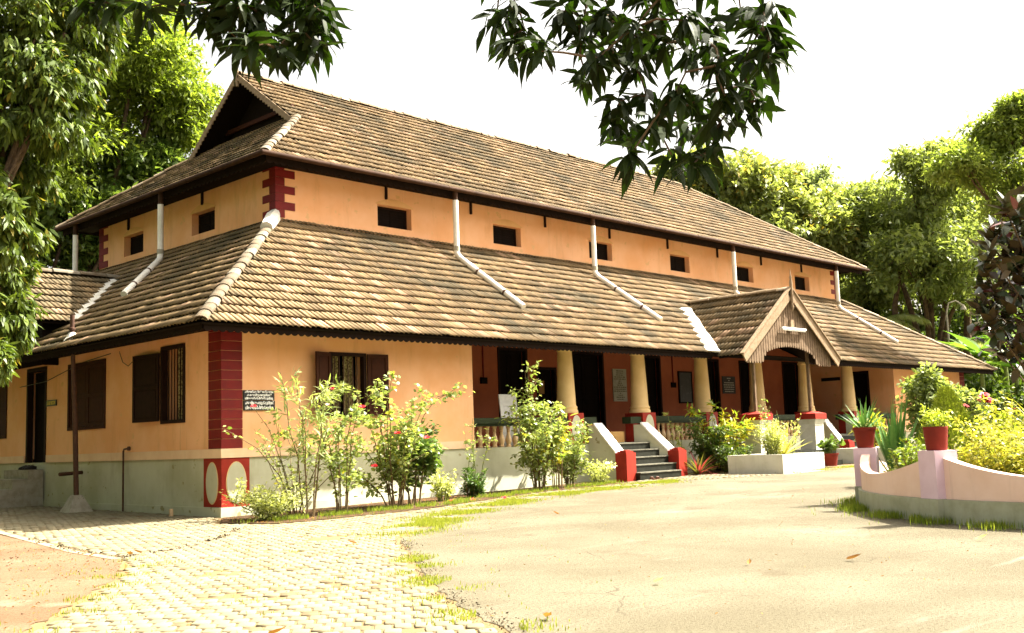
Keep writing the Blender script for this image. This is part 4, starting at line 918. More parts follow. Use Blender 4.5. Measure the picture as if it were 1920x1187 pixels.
mb = MB(); mb.lathe((-.12,3.50,zb+1.27), [(.03,0),(.04,.03),(.04,.06),(.025,.09)], 10); mb.build('tap_head', W['iron'], t, True)
mb = MB(); mb.lathe((-.39,1.19,0), [(.04,-.05),(.04,.15),(.03,.16)], 10); tag(mb.build('marker_peg', W['baluster'], None, True, origin=(-.39,1.19,0)), 'short pale stub of pipe standing in the paving by the corner', 'peg')
t = thing('electric_box', (-.02, 3.36, 3.1), 'small electric junction box under the side eave with a loose wire', 'electric box')
mb = MB(); mb.box(-.09,-.003,3.30,3.42,3.02,3.26); mb.build('box', W['iron'], t)
mb = MB(); mb.tube([(-.05,3.42,3.22),(-.1,3.6,3.1),(-.1,3.85,3.2),(-.06,4.1,3.45)], .008, 6); mb.build('wire', W['black'], t)
mb = MB(); mb.tube([(-.02,4.6,3.45),(-.02,6,3.36),(-.02,8.0,3.05),(-.02,9.6,3.0)], .009, 6); tag(mb.build('cable', W['black'], None, origin=(-.02,4.6,3.4)), 'thin dark cable sagging along the side wall', 'cable')
# shoes, sandals, cardboard, white board
def footwear(mb, x, y, z, a, l=.26, w=.09, strap=True):
    c, s_ = math.cos(a), math.sin(a); R = lambda p: (x+p[0]*c-p[1]*s_, y+p[0]*s_+p[1]*c, z+p[2])
    out = [(-.5,-.35),(-.5,.35),(-.2,.42),(.1,.38),(.4,.5),(.52,0),(.4,-.5),(.1,-.38),(-.2,-.42)]
    n = len(out); vs = [R((p*l,q*w,0)) for p,q in out]+[R((p*l,q*w,.022)) for p,q in out]
    mb.add(vs, [tuple(range(n))[::-1], tuple(range(n,2*n))]+[(i,(i+1)%n,(i+1)%n+n,i+n) for i in range(n)])
    if strap:
        for px_ in (.12,.26): mb.tube([R((px_*l,-.45*w,.02)),R((px_*l,-.2*w,.065)),R((px_*l,.2*w,.065)),R((px_*l,.45*w,.02))], .016, 6)
    else:
        mb.tube([R((-.45*l,0,.04)),R((-.1*l,0,.07)),R((.2*l,0,.05)),R((.48*l,0,.03))], [.035,.045,.038,.02], 8)
zg = gz(11.4,-1.5)+.004
for i,(x,y,a) in enumerate(((11.32,-1.55,1.2),(11.5,-1.60,1.35))):
    mb = MB(); footwear(mb, x, y, zg, a); tag(mb.build('sandal', W['leather'], None, origin=(x,y,zg)), ('brown sandal at the foot of the stairs, the one nearer the red block','brown sandal at the foot of the stairs, the one farther from the red block')[i], 'sandal', 'pair of sandals by the stairs')
for i,(x,y,a) in enumerate(((-.25,8.25,2.9),(-.22,8.5,3.2),(-.2,8.75,2.7))):
    mb = MB(); footwear(mb, x, y, .942, a, .28, .1, False); tag(mb.build('shoe', W['black'], None, True, origin=(x,y,.942)), ('black shoe on the side landing, nearest the landing edge','black shoe in the middle of the row on the side landing','black shoe on the side landing, farthest from the edge')[i], 'shoe', 'shoes left by the side door')
t = thing('cardboard_box', (12.0,.25,FZ), 'open flattened brown cardboard box at the top of the stairs', 'box')
mb = MB(); mb.box(11.55,12.35,.12,.14,FZ+.013,FZ+.30); mb.box(11.55,12.35,.141,.5,FZ+.013,FZ+.03); mb.build('carton', W['card'], t)
mb = MB(); mb.prism([(0,0),(.38,0),(.42,.12),(-.03,.10)], (11.58,.115,FZ+.06), (1,0,0), (0,-.25,.9), (0,-.012,0)); mb.build('flap', W['card'], t)
t = thing('white_board', (8.7,.8,FZ), 'white board leaning inside the veranda behind the tall shrub', 'board')
mb = MB(); mb.beam((8.75,.85,FZ+.02),(8.75,1.0,2.42),.62,.03,(0,-1,.1)); mb.build('panel', W['white'], t)

# ------------------------------------------------------------------ planters, pots, garden wall
def planter_box(x0, x1, y0, y1, label, zt=.66):
    z0 = gz((x0+x1)/2, y0); t = thing('planter_box', ((x0+x1)/2,(y0+y1)/2,z0), label, 'planter', 'grey planter boxes beside the porch steps')
    mb = MB(); w = .12; mb.box(x0,x1,y0,y0+w,z0-.2,zt); mb.box(x0,x1,y1-w,y1,z0-.2,zt); mb.box(x0,x0+w,y0+w,y1-w,z0-.2,zt); mb.box(x1-w,x1,y0+w,y1-w,z0-.2,zt); mb.build('wall', W['planter'], t)
    mb = MB(); mb.box(x0+w+.002,x1-w-.002,y0+w+.002,y1-w-.002,z0-.1,zt-.08); mb.build('soil', W['soil'], t)
planter_box(13.93, 16.1, -3.75, -2.1, 'low grey planter box left of the porch with a yellow striped plant')
planter_box(19.95, 23.6, -3.75, -2.1, 'low grey planter box right of the porch steps', .67)
def pot(x, y, z, r0, r1, h, label, rings=False, group='red pots'):
    t = thing('plant_pot', (x,y,z), label, 'plant pot', group)
    p = [(r0,0),(r0+(r1-r0)*.9,h*.86),(r1*1.06,h*.87),(r1*1.08,h),(r1*.93,h),(r1*.9,h*.8)]
    if rings: p = [(r0,0)]+[(r0+(r1-r0)*i/12+(.006 if i % 2 else 0), h*i/12) for i in range(1,13)]+[(r1*.9,h),(r1*.88,h*.85)]
    mb = MB(); mb.lathe((x,y,z), p, 24, False); mb.build('pot_wall', W['terra'], t, True)
    mb = MB(); mb.lathe((x,y,z+.01), [(r0*.9,0),(r1*.88,h*.80)], 16); mb.build('soil', W['soil'], t)
GC, GR = (7.1,-14.7), 4.87
angs = [20, 64, 108, 152, 196, 240]
gt = thing('garden_wall', (GC[0],GC[1],.05), 'curved pink garden wall with dipped top and grey base', 'garden wall')
def arc(a, r): return (GC[0]+r*math.cos(math.radians(a)), GC[1]+r*math.sin(math.radians(a)))
for a0, a1 in zip(angs[:-1], angs[1:]):
    n = 24; mb = MB(); base = MB()
    ha = math.degrees(.16/GR)
    A = [a0+ha+(a1-a0-2*ha)*i/n for i in range(n+1)]
    def top(i):
        t_ = abs(2*i/n-1); return .60+.24*t_**2.0
    for m_, zz0, zz1, ri, ro in ((mb, .33, None, GR-.13, GR), (base, -.15, .328, GR-.16, GR+.05)):
        vs = []
        for i, a in enumerate(A):
            z1_ = top(i) if zz1 is None else zz1
            vs += [(*arc(a,ro),zz0),(*arc(a,ri),zz0),(*arc(a,ri),z1_),(*arc(a,ro),z1_)]
        fs = [(4*i+k,4*i+(k+1)%4,4*i+4+(k+1)%4,4*i+4+k) for i in range(n) for k in range(4)]+[(0,1,2,3),(4*n+3,4*n+2,4*n+1,4*n)]
        m_.add(vs, fs)
    mb.build('wall_panel', W['pinkwall'], gt); base.build('wall_base', W['greybase'], gt)
for a in angs:
    c = arc(a, GR-.05); r = Vector((math.cos(math.radians(a)), math.sin(math.radians(a)), 0)); q = Vector((-r.y, r.x, 0))
    mb = MB(); mb.obox((c[0],c[1],.635), (r,q,(0,0,1)), (.17,.16,.30)); mb.build('pillar', W['lilac'], gt)
    mb = MB(); mb.obox((c[0],c[1],.09), (r,q,(0,0,1)), (.185,.165,.243)); mb.build('pillar_base', W['greybase'], gt)
bedp = [arc(a, GR-.1) for a in range(0, 360, 12)]
sheet('garden_bed', bedp, .10, W['soil'], 2.0, kind='structure')
P1 = arc(108, GR-.05); P2 = arc(152, GR-.05)
pot(P1[0],P1[1],.937,.125,.175,.33, 'red flared pot with long sword leaves on the farther wall pillar')
pot(P2[0],P2[1],.937,.125,.15,.30, 'red ribbed pot with a small fern on the nearer wall pillar', True)
pot(17.75,-3.05,gz(18,-3),.17,.23,.36, 'dark red pot with a round leaved plant on the ground by the porch steps')
pot(23.0,-2.9,.60,.14,.2,.3, 'orange red pot standing on the right planter box')
pot(22.1,-3.0,.60,.2,.24,.28, 'wide red pot standing left of another on the planter box')

# ------------------------------------------------------------------ foliage tools
def nrm(a): return a/np.maximum(np.linalg.norm(a, axis=-1, keepdims=True), 1e-9)
def leaf_arrays(P, D, Nn, Ln, Wd, lance=True, bend=.18):
    D = nrm(D); Sd = nrm(np.cross(D, Nn)); Nn = np.cross(Sd, D); n = len(P)
    Ln = np.broadcast_to(np.asarray(Ln, float), (n,))[:,None]; Wd = np.broadcast_to(np.asarray(Wd, float), (n,))[:,None]
    pt = lambda t, w: P + D*Ln*t + Sd*Wd*w - Nn*(Ln*bend*t*t) + Nn*abs(w)*Wd*.25
    if lance:
        V = np.stack([pt(0,0),pt(.32,-.5),pt(.32,.5),pt(.68,-.38),pt(.68,.38),pt(1,0)], 1).reshape(-1,3)
        b = 6*np.arange(n)[:,None]
        return V, b+np.array([[1,2,4,3]]), np.concatenate([b+np.array([[0,2,1]]), b+np.array([[3,4,5]])])
    V = np.stack([pt(0,0),pt(.45,.5),pt(1,0),pt(.45,-.5)], 1).reshape(-1,3)
    return V, 4*np.arange(n)[:,None]+np.array([[0,1,2,3]]), None
def leaf_obj(name, P, D, Nn, Ln, Wd, mt, parent, lance=True, bend=.18, **kw):
    V, F4, F3 = leaf_arrays(P, D, Nn, Ln, Wd, lance, bend)
    o_ = ORG[parent.name]; V = V - np.array(o_)
    return link(name, npmesh(name, V, F4, F3), mt, parent, o_, **kw)
def rand_dir(n): return nrm(rng.normal(size=(n,3)))
def crown(clumps, nsub, nros, nl, Ln, Wd, droop, spread):
    P, D, NN = [], [], []
    for (cx,cy,cz,rx,rz) in clumps:
        sc = (rx*rx*rz)**(1/3.)
        s_ = rand_dir(nsub)*(rng.random((nsub,1))**.30)*np.array([rx,rx,rz])*.92 + np.array([cx,cy,cz])
        k = nros; idx = rng.integers(0, nsub, k)
        ctr = s_[idx] + rng.normal(size=(k,3))*sc*.125*np.array([1.15,1.15,.75])
        out = nrm(ctr-np.array([cx,cy,cz])+rng.normal(size=(k,3))*.3*sc)
        d = rand_dir(k*nl)*.9 + np.repeat(out, nl, 0)*.6 + np.array([0,0,-droop])
        P.append(np.repeat(ctr, nl, 0)+rng.normal(size=(k*nl,3))*spread); D.append(d)
        NN.append(np.array([0,0,1])+rng.normal(size=(k*nl,3))*.55)
    P = np.concatenate(P); D = np.concatenate(D); NN = np.concatenate(NN); n = len(P)
    return P, D, NN, Ln*rng.uniform(.65,1.2,n), Wd*rng.uniform(.7,1.2,n)
def tree(name, label, base, r0, clumps, nsub, nros, nl, Ln, Wd, mt, droop=.4, spread=.08, lance=False, group=None, fork=.45, limbs=2, bend=.18):
    t = thing(name, base, label, 'tree', group)
    b = Vector(base); cs = [Vector(c[:3]) for c in clumps]; cen = sum(cs, Vector())/len(cs)
    f = b.lerp(Vector((cen.x,cen.y,min(c.z-c_[4] for c, c_ in zip(cs, clumps)))), 1.0); f = b + (f-b)*max(fork,.3) if fork < 1 else f
    mb = MB(); mid = b.lerp(f,.5)+Vector((random.uniform(-.15,.15),random.uniform(-.15,.15),0))
    mb.tube([b-Vector((0,0,.3)),b+Vector((0,0,.3)),mid,f],[r0*1.4,r0,r0*.82,r0*.68],10); mb.build('trunk', W['bark'], t, True)
    mb = MB()
    for c, c_ in zip(cs, clumps):
        m1 = f.lerp(c,.45)+Vector((random.uniform(-.3,.3),random.uniform(-.3,.3),(c-f).length*.10))
        mb.tube([f-Vector((0,0,.2)),m1,c],[r0*.5,r0*.34,r0*.14],8)
        for k in range(limbs):
            e_ = c+Vector(rand_dir(1)[0])*c_[3]*.8; mb.tube([m1.lerp(c,random.uniform(.2,.9)),c.lerp(e_,.5)+Vector((0,0,.1*c_[3])),e_],[r0*.17,r0*.1,r0*.03],6)
    mb.build('limbs', W['bark'], t, True)
    P,D,NN,l,w = crown(clumps,nsub,nros,nl,Ln,Wd,droop,spread)
    leaf_obj('crown', P, D, NN, l, w, mt, t, lance, bend); return t
def stem_curve(b, e_, arch, n=5):
    b = Vector(b); e_ = Vector(e_); out = []
    for i in range(n+1):
        t_ = i/n; p = b.lerp(e_, t_); h = (e_.z-b.z)
        p.x = b.x+(e_.x-b.x)*(t_**(1+arch)); p.y = b.y+(e_.y-b.y)*(t_**(1+arch)); p.z = b.z+h*(t_**(1-arch*.4)); p.x += random.gauss(0,.022)*h*t_; p.y += random.gauss(0,.022)*h*t_; out.append(p)
    return out
def flower(t, p, mt, r=.06):
    n = 5; a = rng.uniform(0,6.28,1)[0]+np.arange(n)*2*math.pi/n; d = np.stack([np.cos(a)*.8-.35, np.sin(a)*.8-.5, np.full(n,.35)],-1)
    leaf_obj('flower', np.repeat(np.array([p],float),n,0), d, np.array([[-.3,-.6,.6]])+d*.2, r*1.2, r*1.2, mt, t, True, .3)
def shrub(name, label, cat, x, y, h, r, nst, nleaf, Ln, Wd, lm, sm='stem', bare=.2, droop=.2, arch=.32, twigs=3, jit=.06, lance=True, flowers=(), group=None, z=None, sr=.012, extra=(), ztop=(.6,1.0), up=.5):
    z = gz(x,y) if z is None else z
    t = thing(name, (x,y,z), label, cat, group); mb = MB(); lines = []
    for i in range(nst):
        a = 2*math.pi*(i+random.random()*.6)/nst; q = r*random.uniform(.35,1.0)
        c = stem_curve((x+random.uniform(-.04,.04)+.10*math.cos(a),y+random.uniform(-.04,.04)+.10*math.sin(a),z-.05),(x+q*math.cos(a),y+q*math.sin(a),z+h*random.uniform(*ztop)),arch); lines.append((c,1))
    for e_ in extra: lines.append(([Vector(p) for p in e_],1))
    tw = []
    for c, _ in lines:
        mb.tube(c,[sr*(1.15-.8*i/(len(c)-1)) for i in range(len(c))],6)
        for k in range(twigs):
            i = random.randint(max(1,int(len(c)*bare)),len(c)-2); p = c[i].lerp(c[i+1],random.random()); d = Vector((random.gauss(0,1),random.gauss(0,1),random.uniform(.1,1))).normalized()
            tw.append(([p,p+d*r*.25,p+d*r*.45+Vector((0,0,.03))],.7)); mb.tube(tw[-1][0],[sr*.5,sr*.35,sr*.2],5)
    mb.build('stems', W[sm], t, True)
    allc = lines+tw; wts = np.array([w*(1 if len(c)>3 else .8) for c,w in allc]); wts /= wts.sum()
    P=[];D=[]
    for _ in range(nleaf):
        k = rng.choice(len(allc), p=wts); c = allc[k][0]; u = rng.uniform(bare if len(c)>3 else .2,1)*(len(c)-1); i = min(int(u),len(c)-2); p = c[i].lerp(c[i+1],u-i); ax = (c[i+1]-c[i]).normalized()
        P.append(np.array(p)+rng.normal(size=3)*jit*.5); D.append(np.array(ax)*up+rng.normal(size=3)*np.array([1,1,.55])+np.array([0,0,-droop]))
    P=np.array(P);D=np.array(D);n=len(P)
    leaf_obj('foliage',P,D,np.array([0,0,1])+rng.normal(size=(n,3))*.5,Ln*rng.uniform(.6,1.2,n),Wd*rng.uniform(.7,1.2,n),LM[lm],t,lance)
    for p in flowers: flower(t,p[:3],W[p[3]] if len(p)>3 else W['petal'],p[4] if len(p)>4 else .06)
    return t
def blade_mesh(name, Ln, Wd, bend, seg=6, fold=.25):
    V=[];F=[]
    for i in range(seg+1):
        t_=i/seg; w=Wd*.5*(1-abs(2*min(t_,.999)-.7)**2.2*.55)*(1 if t_<.98 else .05)*(1-.0*t_)
        if t_>.6: w*=max(.03,(1-t_)/.4)
        y=Ln*t_; zz=-bend*Ln*t_*t_
        V+=[(-w,y,zz+fold*w),(0,y,zz),(w,y,zz+fold*w)]
        if i<seg: b=3*i; F+=[(b,b+1,b+4,b+3),(b+1,b+2,b+5,b+4)]
    me=bpy.data.meshes.new(name); me.from_pydata(V,[],F); return me
def place(name, me, mt, parent, p, d, roll=0, sc=1.0):
    o=link(name,me,mt,parent,(0,0,0)); d=Vector(d).normalized(); r=d.cross(Vector((0,0,1)))
    r = r.normalized() if r.length>1e-3 else Vector((1,0,0)); u=r.cross(d); mm=Matrix.Identity(4)
    for q in range(3): mm[q][0]=r[q]*sc; mm[q][1]=d[q]*sc; mm[q][2]=u[q]*sc
    mm=mm@Matrix.Rotation(roll,4,'Y'); q_=Vector(p)-ORG[parent.name]; mm=Matrix.Translation(q_)@mm; o.matrix_basis=mm; return o
def blades(name,label,cat,x,y,z,n,Ln,Wd,lm,lo=.3,hi=1.4,bend=.1,group=None):
    t=thing(name,(x,y,z),label,cat,group); me=blade_mesh('leaf',Ln,Wd,bend)
    for i in range(n):
        a=i*2.399+random.uniform(-.2,.2); el=lo+(hi-lo)*(i/n)+random.uniform(-.1,.1)
        place('leaf',me,LM[lm],t,(x+.02*math.cos(a),y+.02*math.sin(a),z),(math.cos(a)*math.cos(el),math.sin(a)*math.cos(el),math.sin(el)),0,random.uniform(.75,1.1))
    return t

# ------------------------------------------------------------------ plants along the front wall
shrub('low_shrub','pale feathery low shrub at the foot of the red corner panel','shrub',.0,-1.6,.58,.85,20,2300,.08,.03,'pale','gstem',.08,.1,.3,4,.09,up=.7)
shrub('rose_bush','thin twiggy bush with a red bud reaching across the corner pilaster','shrub',.75,-1.25,1.75,1.15,9,420,.085,.055,'hibiscus','stem',.3,.2,.25,2,.05,
      flowers=[(-.25,-1.5,2.0,'petal',.05)], extra=[[(.8,-1.25,0),(.35,-1.4,.75),(-.2,-1.55,1.25),(-.75,-1.65,1.52),(-1.0,-1.7,1.62)],[(.8,-1.25,0),(.4,-1.4,.95),(.1,-1.45,1.6),(-.25,-1.5,1.98)]], sr=.010)
shrub('oleander','tall narrow leaved oleander left of the front window','shrub',.62,-1.95,2.65,.65,6,800,.20,.028,'oleander','stem',.35,.25,.15,3,.06,sr=.013,ztop=(.72,1.0),up=1.0,flowers=[(.9,-2.1,2.0,'pinkpetal',.05),(1.1,-2.0,2.3,'petal',.04)])
shrub('hibiscus','slim upright hibiscus directly below the front window','shrub',1.35,-1.9,2.4,.7,7,1000,.10,.06,'hibiscus','stem',.18,.3,.3,4,.08,flowers=[(1.55,-2.3,1.95)],sr=.013)
shrub('hibiscus','widest hibiscus bush with a thick curved stem and red flowers right of the front window','shrub',2.75,-1.75,2.0,1.35,13,2700,.115,.07,'hibiscus','stem',.2,.3,.35,5,.11,
      flowers=[(2.3,-2.4,1.45),(1.9,-2.2,.85)],sr=.014,ztop=(.5,1.15))
shrub('hibiscus','dark leaved hibiscus with one thick leaning stem beside the wide bush','shrub',3.35,-1.65,1.45,.75,5,1500,.13,.085,'darkhib','stem',.35,.3,.5,5,.11,sr=.018,extra=[[(3.1,-1.85,0),(3.2,-1.8,.35),(3.5,-1.7,.8),(3.7,-1.65,1.3)]],flowers=[(3.2,-2.2,1.35)])
shrub('low_shrub','small pale rounded shrub between the wide hibiscus and the dark cone','shrub',4.35,-1.35,.62,.38,12,700,.075,.04,'pale','gstem',.1,.1,.5,3,.07)
shrub('conical_shrub','small dark green cone shaped shrub at the grass edge','shrub',5.45,-1.15,.62,.30,16,1300,.10,.035,'conifer','stem',.05,-.1,.3,3,.06,ztop=(.35,1.0),up=.8)
shrub('tall_shrub','tallest dense shrub with a leafy spire in front of the balustrade','shrub',7.65,-1.05,2.0,.85,14,2600,.14,.055,'hibiscus','stem',.12,.3,.3,5,.12,sr=.014,extra=[[(7.55,-1.0,.1),(7.5,-1.0,1.2),(7.45,-1.0,2.3),(7.42,-1.0,3.1)],[(7.55,-1.0,.1),(7.5,-.95,1.5),(7.36,-.98,2.85)],[(7.6,-1.0,.1),(7.6,-.95,1.5),(7.55,-.98,2.6)]])
shrub('yellow_croton','yellow leaved croton within the tall shrub by the balustrade','shrub',8.0,-1.3,1.9,.35,8,260,.22,.05,'croton','stem',.4,.1,.5,2,.06)
shrub('leafy_shrub','round leafy shrub left of the stair cheek','shrub',8.75,-1.0,1.5,.7,13,1900,.13,.05,'hibiscus','stem',.12,.3,.5,4,.10)
shrub('flowering_bush','low pale bush with white flowers beside the stair cheek','shrub',9.7,-1.15,.55,.45,12,900,.06,.035,'pale','gstem',.1,.1,.5,3,.07,flowers=[(9.6,-1.5,.62,'white',.05),(9.95,-1.4,.5,'white',.05)])
shrub('slender_plant','slender climbing sprig in front of the left balusters','plant',5.95,-.7,1.7,.35,4,140,.10,.06,'hibiscus','gstem',.35,.2,.4,2,.05)
# between the stairs and the porch
blades('strap_leaf_plant','bronze strap leaved plant right of the stair foot','plant',13.65,-1.35,gz(13.6,-1.3),46,.85,.055,'cordyline',.25,1.3,.35)
shrub('slender_plant','slender vine sprig against the balusters right of the stairs','plant',14.05,-.45,1.75,.28,4,150,.10,.065,'pale','gstem',.3,.2,.4,2,.05)
shrub('yellow_croton','large yellow and green croton left of the porch pier','shrub',15.4,-1.1,1.75,.85,16,1100,.22,.06,'croton','stem',.2,.15,.5,3,.09)
shrub('leafy_shrub','dark leafy shrub left of the yellow croton','shrub',14.55,-1.1,1.5,.7,12,1200,.17,.065,'darkshrub','stem',.15,.25,.5,3,.09)
shrub('low_shrub','dark undergrowth shrub behind the left planter box','shrub',14.6,-1.75,.8,.7,12,1300,.13,.045,'darkshrub','stem',.05,.25,.5,3,.08)
shrub('slender_plant','tall thin leafy sprig against the porch opening','plant',15.9,-2.25,2.0,.35,4,110,.09,.05,'hibiscus','gstem',.45,.2,.4,2,.05,z=.55)
shrub('pale_bush','pale variegated small leaved bush in the left planter box','shrub',14.55,-3.1,.95,.5,14,1900,.065,.04,'pale','gstem',.08,.1,.45,4,.10,z=.58)
blades('yellow_agave','yellow striped spiky plant in the left planter box','plant',15.2,-3.05,.6,24,.95,.10,'yucca',.45,1.45,.05)
shrub('slender_plant','wiry sprig bending past the yellow striped plant','plant',16.0,-2.8,1.25,.45,5,130,.08,.05,'pale','gstem',.3,.2,.4,2,.05,z=.55)
shrub('yellow_croton','bright yellow croton right of the porch pier','shrub',20.6,-2.9,1.1,.5,12,420,.24,.085,'croton','stem',.2,.2,.5,2,.08,z=.58)
shrub('potted_plant','round leaved green plant growing in the pot by the porch steps','plant',17.75,-3.05,.48,.28,10,120,.16,.15,'glossy','gstem',.4,.2,.4,1,.05,z=gz(18,-3)+.3)
shrub('low_shrub','small white edged shrub on the right planter box','shrub',21.3,-3.1,.55,.35,10,500,.09,.05,'pale','gstem',.1,.1,.4,3,.07,z=.58)
# garden circle
blades('sword_plant','tall green sword leaves rising from the pot on the farther pillar','plant',P1[0],P1[1],1.2,22,.58,.045,'agave',.45,1.4,.04)
blades('sword_plant','large dark green sword leaved plant behind the farther pillar','plant',6.0,-10.4,.35,24,1.4,.10,'agave',1.12,1.52,.015)
shrub('potted_plant','small yellow green sprigs in the pot of sword leaves','plant',P1[0],P1[1],.16,.12,8,60,.06,.03,'pale','gstem',.3,.1,.4,1,.03,z=1.22,sr=.005)
shrub('potted_fern','small feathery fern growing in the ribbed pot','plant',P2[0],P2[1],.26,.17,16,330,.07,.022,'thuja','gstem',.3,.3,.6,1,.04,z=1.2,sr=.005)
rt_ = tree('round_tree','small round clipped tree with a bare trunk behind the sword plant',(10.3,-9.1,.12),.07,[(10.35,-9.2,1.85,.55,.55),(10.75,-9.55,1.5,.55,.5),(10.2,-9.35,1.25,.45,.4)],70,700,5,.13,.06,LM['conifer'] if False else LM['mid'],.1,.04,True,None,.8,1)
def plume(name,label,x,y,h,r,n,lm,Ln=.06,Wd=.022,cat='shrub',z=.11):
    t=thing(name,(x,y,z),label,cat); u=rng.random(n)**.75; a=rng.uniform(0,6.283,n); rr=r*np.sqrt(rng.uniform(.35,1,n))*(1-u)**.75*(1+.25*np.sin(3*a+5*u))+.03
    P=np.stack([x+rr*np.cos(a),y+rr*np.sin(a),z+.05+u*h],-1); D=np.stack([np.cos(a)*.55,np.sin(a)*.55,np.full(n,1.0)],-1)+rng.normal(size=(n,3))*.35
    leaf_obj('foliage',P,D,np.stack([np.cos(a),np.sin(a),np.full(n,.4)],-1)+rng.normal(size=(n,3))*.4,Ln*rng.uniform(.7,1.5,n),Wd*rng.uniform(.7,1.3,n),LM[lm],t,False,.1)
    mb=MB(); mb.tube([(x,y,z-.05),(x,y,z+h*.8)],[.025,.008],6); mb.build('stem',W['stem'],t); return t
plume('thuja_shrub','lime green flame shaped conifer behind the ribbed pot',6.15,-11.25,1.65,.62,9000,'thuja')
plume('thuja_shrub','shorter lime conifer right of the flame shaped one',5.55,-12.3,1.20,.45,5200,'thuja')
shrub('golden_hedge_shrub','broad golden yellow shrub filling the right end of the garden bed','shrub',4.45,-12.75,1.2,.95,34,6500,.085,.034,'duranta','gstem',.05,.15,.6,6,.12,sr=.008,z=.11,ztop=(.5,1.0))
shrub('golden_hedge_shrub','second golden shrub set farther back beside the lime conifers','shrub',6.1,-12.55,1.3,.9,26,4200,.10,.036,'duranta','gstem',.1,.15,.6,5,.12,sr=.008,z=.11)
shrub('low_shrub','yellow green young shrub just behind the dip of the garden wall','shrub',4.75,-11.3,.85,.42,18,2000,.085,.036,'fine','stem',.15,.15,.5,4,.08,z=.11)
shrub('low_shrub','thin variegated shrub at the foot of the sword plant','shrub',5.5,-10.95,.65,.40,14,900,.10,.045,'pale','stem',.2,.15,.5,3,.07,z=.11)
shrub('green_shrub','fern like green shrub between the conifers and the golden shrub','shrub',6.55,-11.75,1.4,.7,20,3200,.10,.028,'fine','gstem',.15,.2,.7,4,.09,z=.11)
blades('grassy_plant','tuft of yellow green strap leaves at the right edge above the golden shrub','plant',5.75,-13.0,.6,46,1.15,.05,'duranta',.6,1.5,.25)
for i,(x,y,h_,lab) in enumerate(((8.7,-10.9,1.62,'red canna flower with the largest bloom behind the garden wall'),(8.2,-10.75,1.50,'slim canna with a faded red bud left of the big bloom'),(8.9,-11.25,1.52,'slim canna with a small orange bud right of the big bloom'))):
    t=thing('canna',(x,y,.1),lab,'flower','canna plants in the garden bed'); mb=MB(); mb.tube([(x,y,.1),(x+.02,y,.8),(x,y,h_+.1)],[.016,.013,.008],6); mb.build('stem',W['gstem'],t)
    me=blade_mesh('leaf',.55,.16,.2)
    for k in range(6): a=k*2.4; place('leaf',me,LM['glossy'],t,(x,y,.25+.17*k),(math.cos(a)*.6,math.sin(a)*.6,.9),0,random.uniform(.8,1.1))
    for k in range(5 if i==0 else 2): flower(t,(x+random.uniform(-.05,.05),y+random.uniform(-.05,.05),h_+.02+random.uniform(-.08,.12)),W['petal'],.085 if i==0 else .045)

# rubber plant at the right edge: every large leaf its own part
FIC=[(7.15,-12.06,4.72),(8.02,-11.90,4.59),(7.84,-11.65,4.43),(7.10,-11.80,3.97),(8.00,-11.80,4.15),(7.55,-11.52,3.69),(7.99,-11.63,3.72),(7.79,-11.95,3.56),(7.82,-11.35,3.37),(8.06,-11.52,3.28),(7.35,-11.96,3.01),(7.16,-11.68,2.84),(8.11,-11.58,2.72),(8.34,-11.31,2.58),(7.69,-11.83,2.41),(7.92,-11.99,4.02),(8.07,-12.03,4.76),(7.88,-12.06,3.29),(7.94,-12.21,4.26),(7.97,-12.07,2.76),(7.41,-11.44,3.07),(7.71,-11.56,4.30)]
FB=(8.3,-12.5,.1)
t=thing('rubber_plant',FB,'dark bronze leaved rubber plant standing in the garden bed at the right edge','tree')
mb=MB(); fb=Vector(FB)
mb.tube([fb,fb+Vector((0,.1,1.2)),fb+Vector((-.15,.35,2.6)),fb+Vector((-.2,.4,4.9))],[.08,.07,.05,.02],8)
FIC2=[(7.91,-12.40,3.68),(8.26,-12.28,3.21),(8.14,-12.52,4.27),(7.91,-12.64,4.87),(8.38,-12.05,2.85),(8.02,-12.28,2.62),(7.67,-12.28,4.04),(8.26,-12.76,3.80),(7.79,-12.64,3.21),(7.79,-12.40,5.10)]
me=blade_mesh('leaf',.33,.155,.10,6,.10)
fk=[]
for p in FIC+FIC2:
    p=Vector(p); q=fb+Vector((-.15,.35,max(.9,p.z-.1-1.0))); mb.tube([q,q.lerp(p,.5)+Vector((0,0,-.12)),p],[.022,.018,.012],6)
    dd=(p-q).normalized()
    for k in range(9):
        a=k*2.4+random.random(); el=-.35+.17*k+random.uniform(-.2,.2)
        for q_ in range(2): fk.append((p+Vector(rand_dir(1)[0])*random.uniform(.1,.32)-dd*.15,rand_dir(1)[0]+np.array([0,0,.4])))
        d=Vector((math.cos(a)*math.cos(el),math.sin(a)*math.cos(el),math.sin(el)))+dd*.4
        place('leaf',me,LM['rubber'],t,p+Vector((0,0,-.12+.03*k)),d,random.uniform(-.3,.3),random.uniform(.7,1.1))
mb.build('stem',W['bark'],t,True)
P=np.array([q[0] for q in fk]); D=np.array([q[1] for q in fk]); leaf_obj('foliage',P,D,np.array([0,0,1])+rng.normal(size=(len(P),3))*.6,.29,.135,LM['rubber'],t,True,.1,kind='stuff')

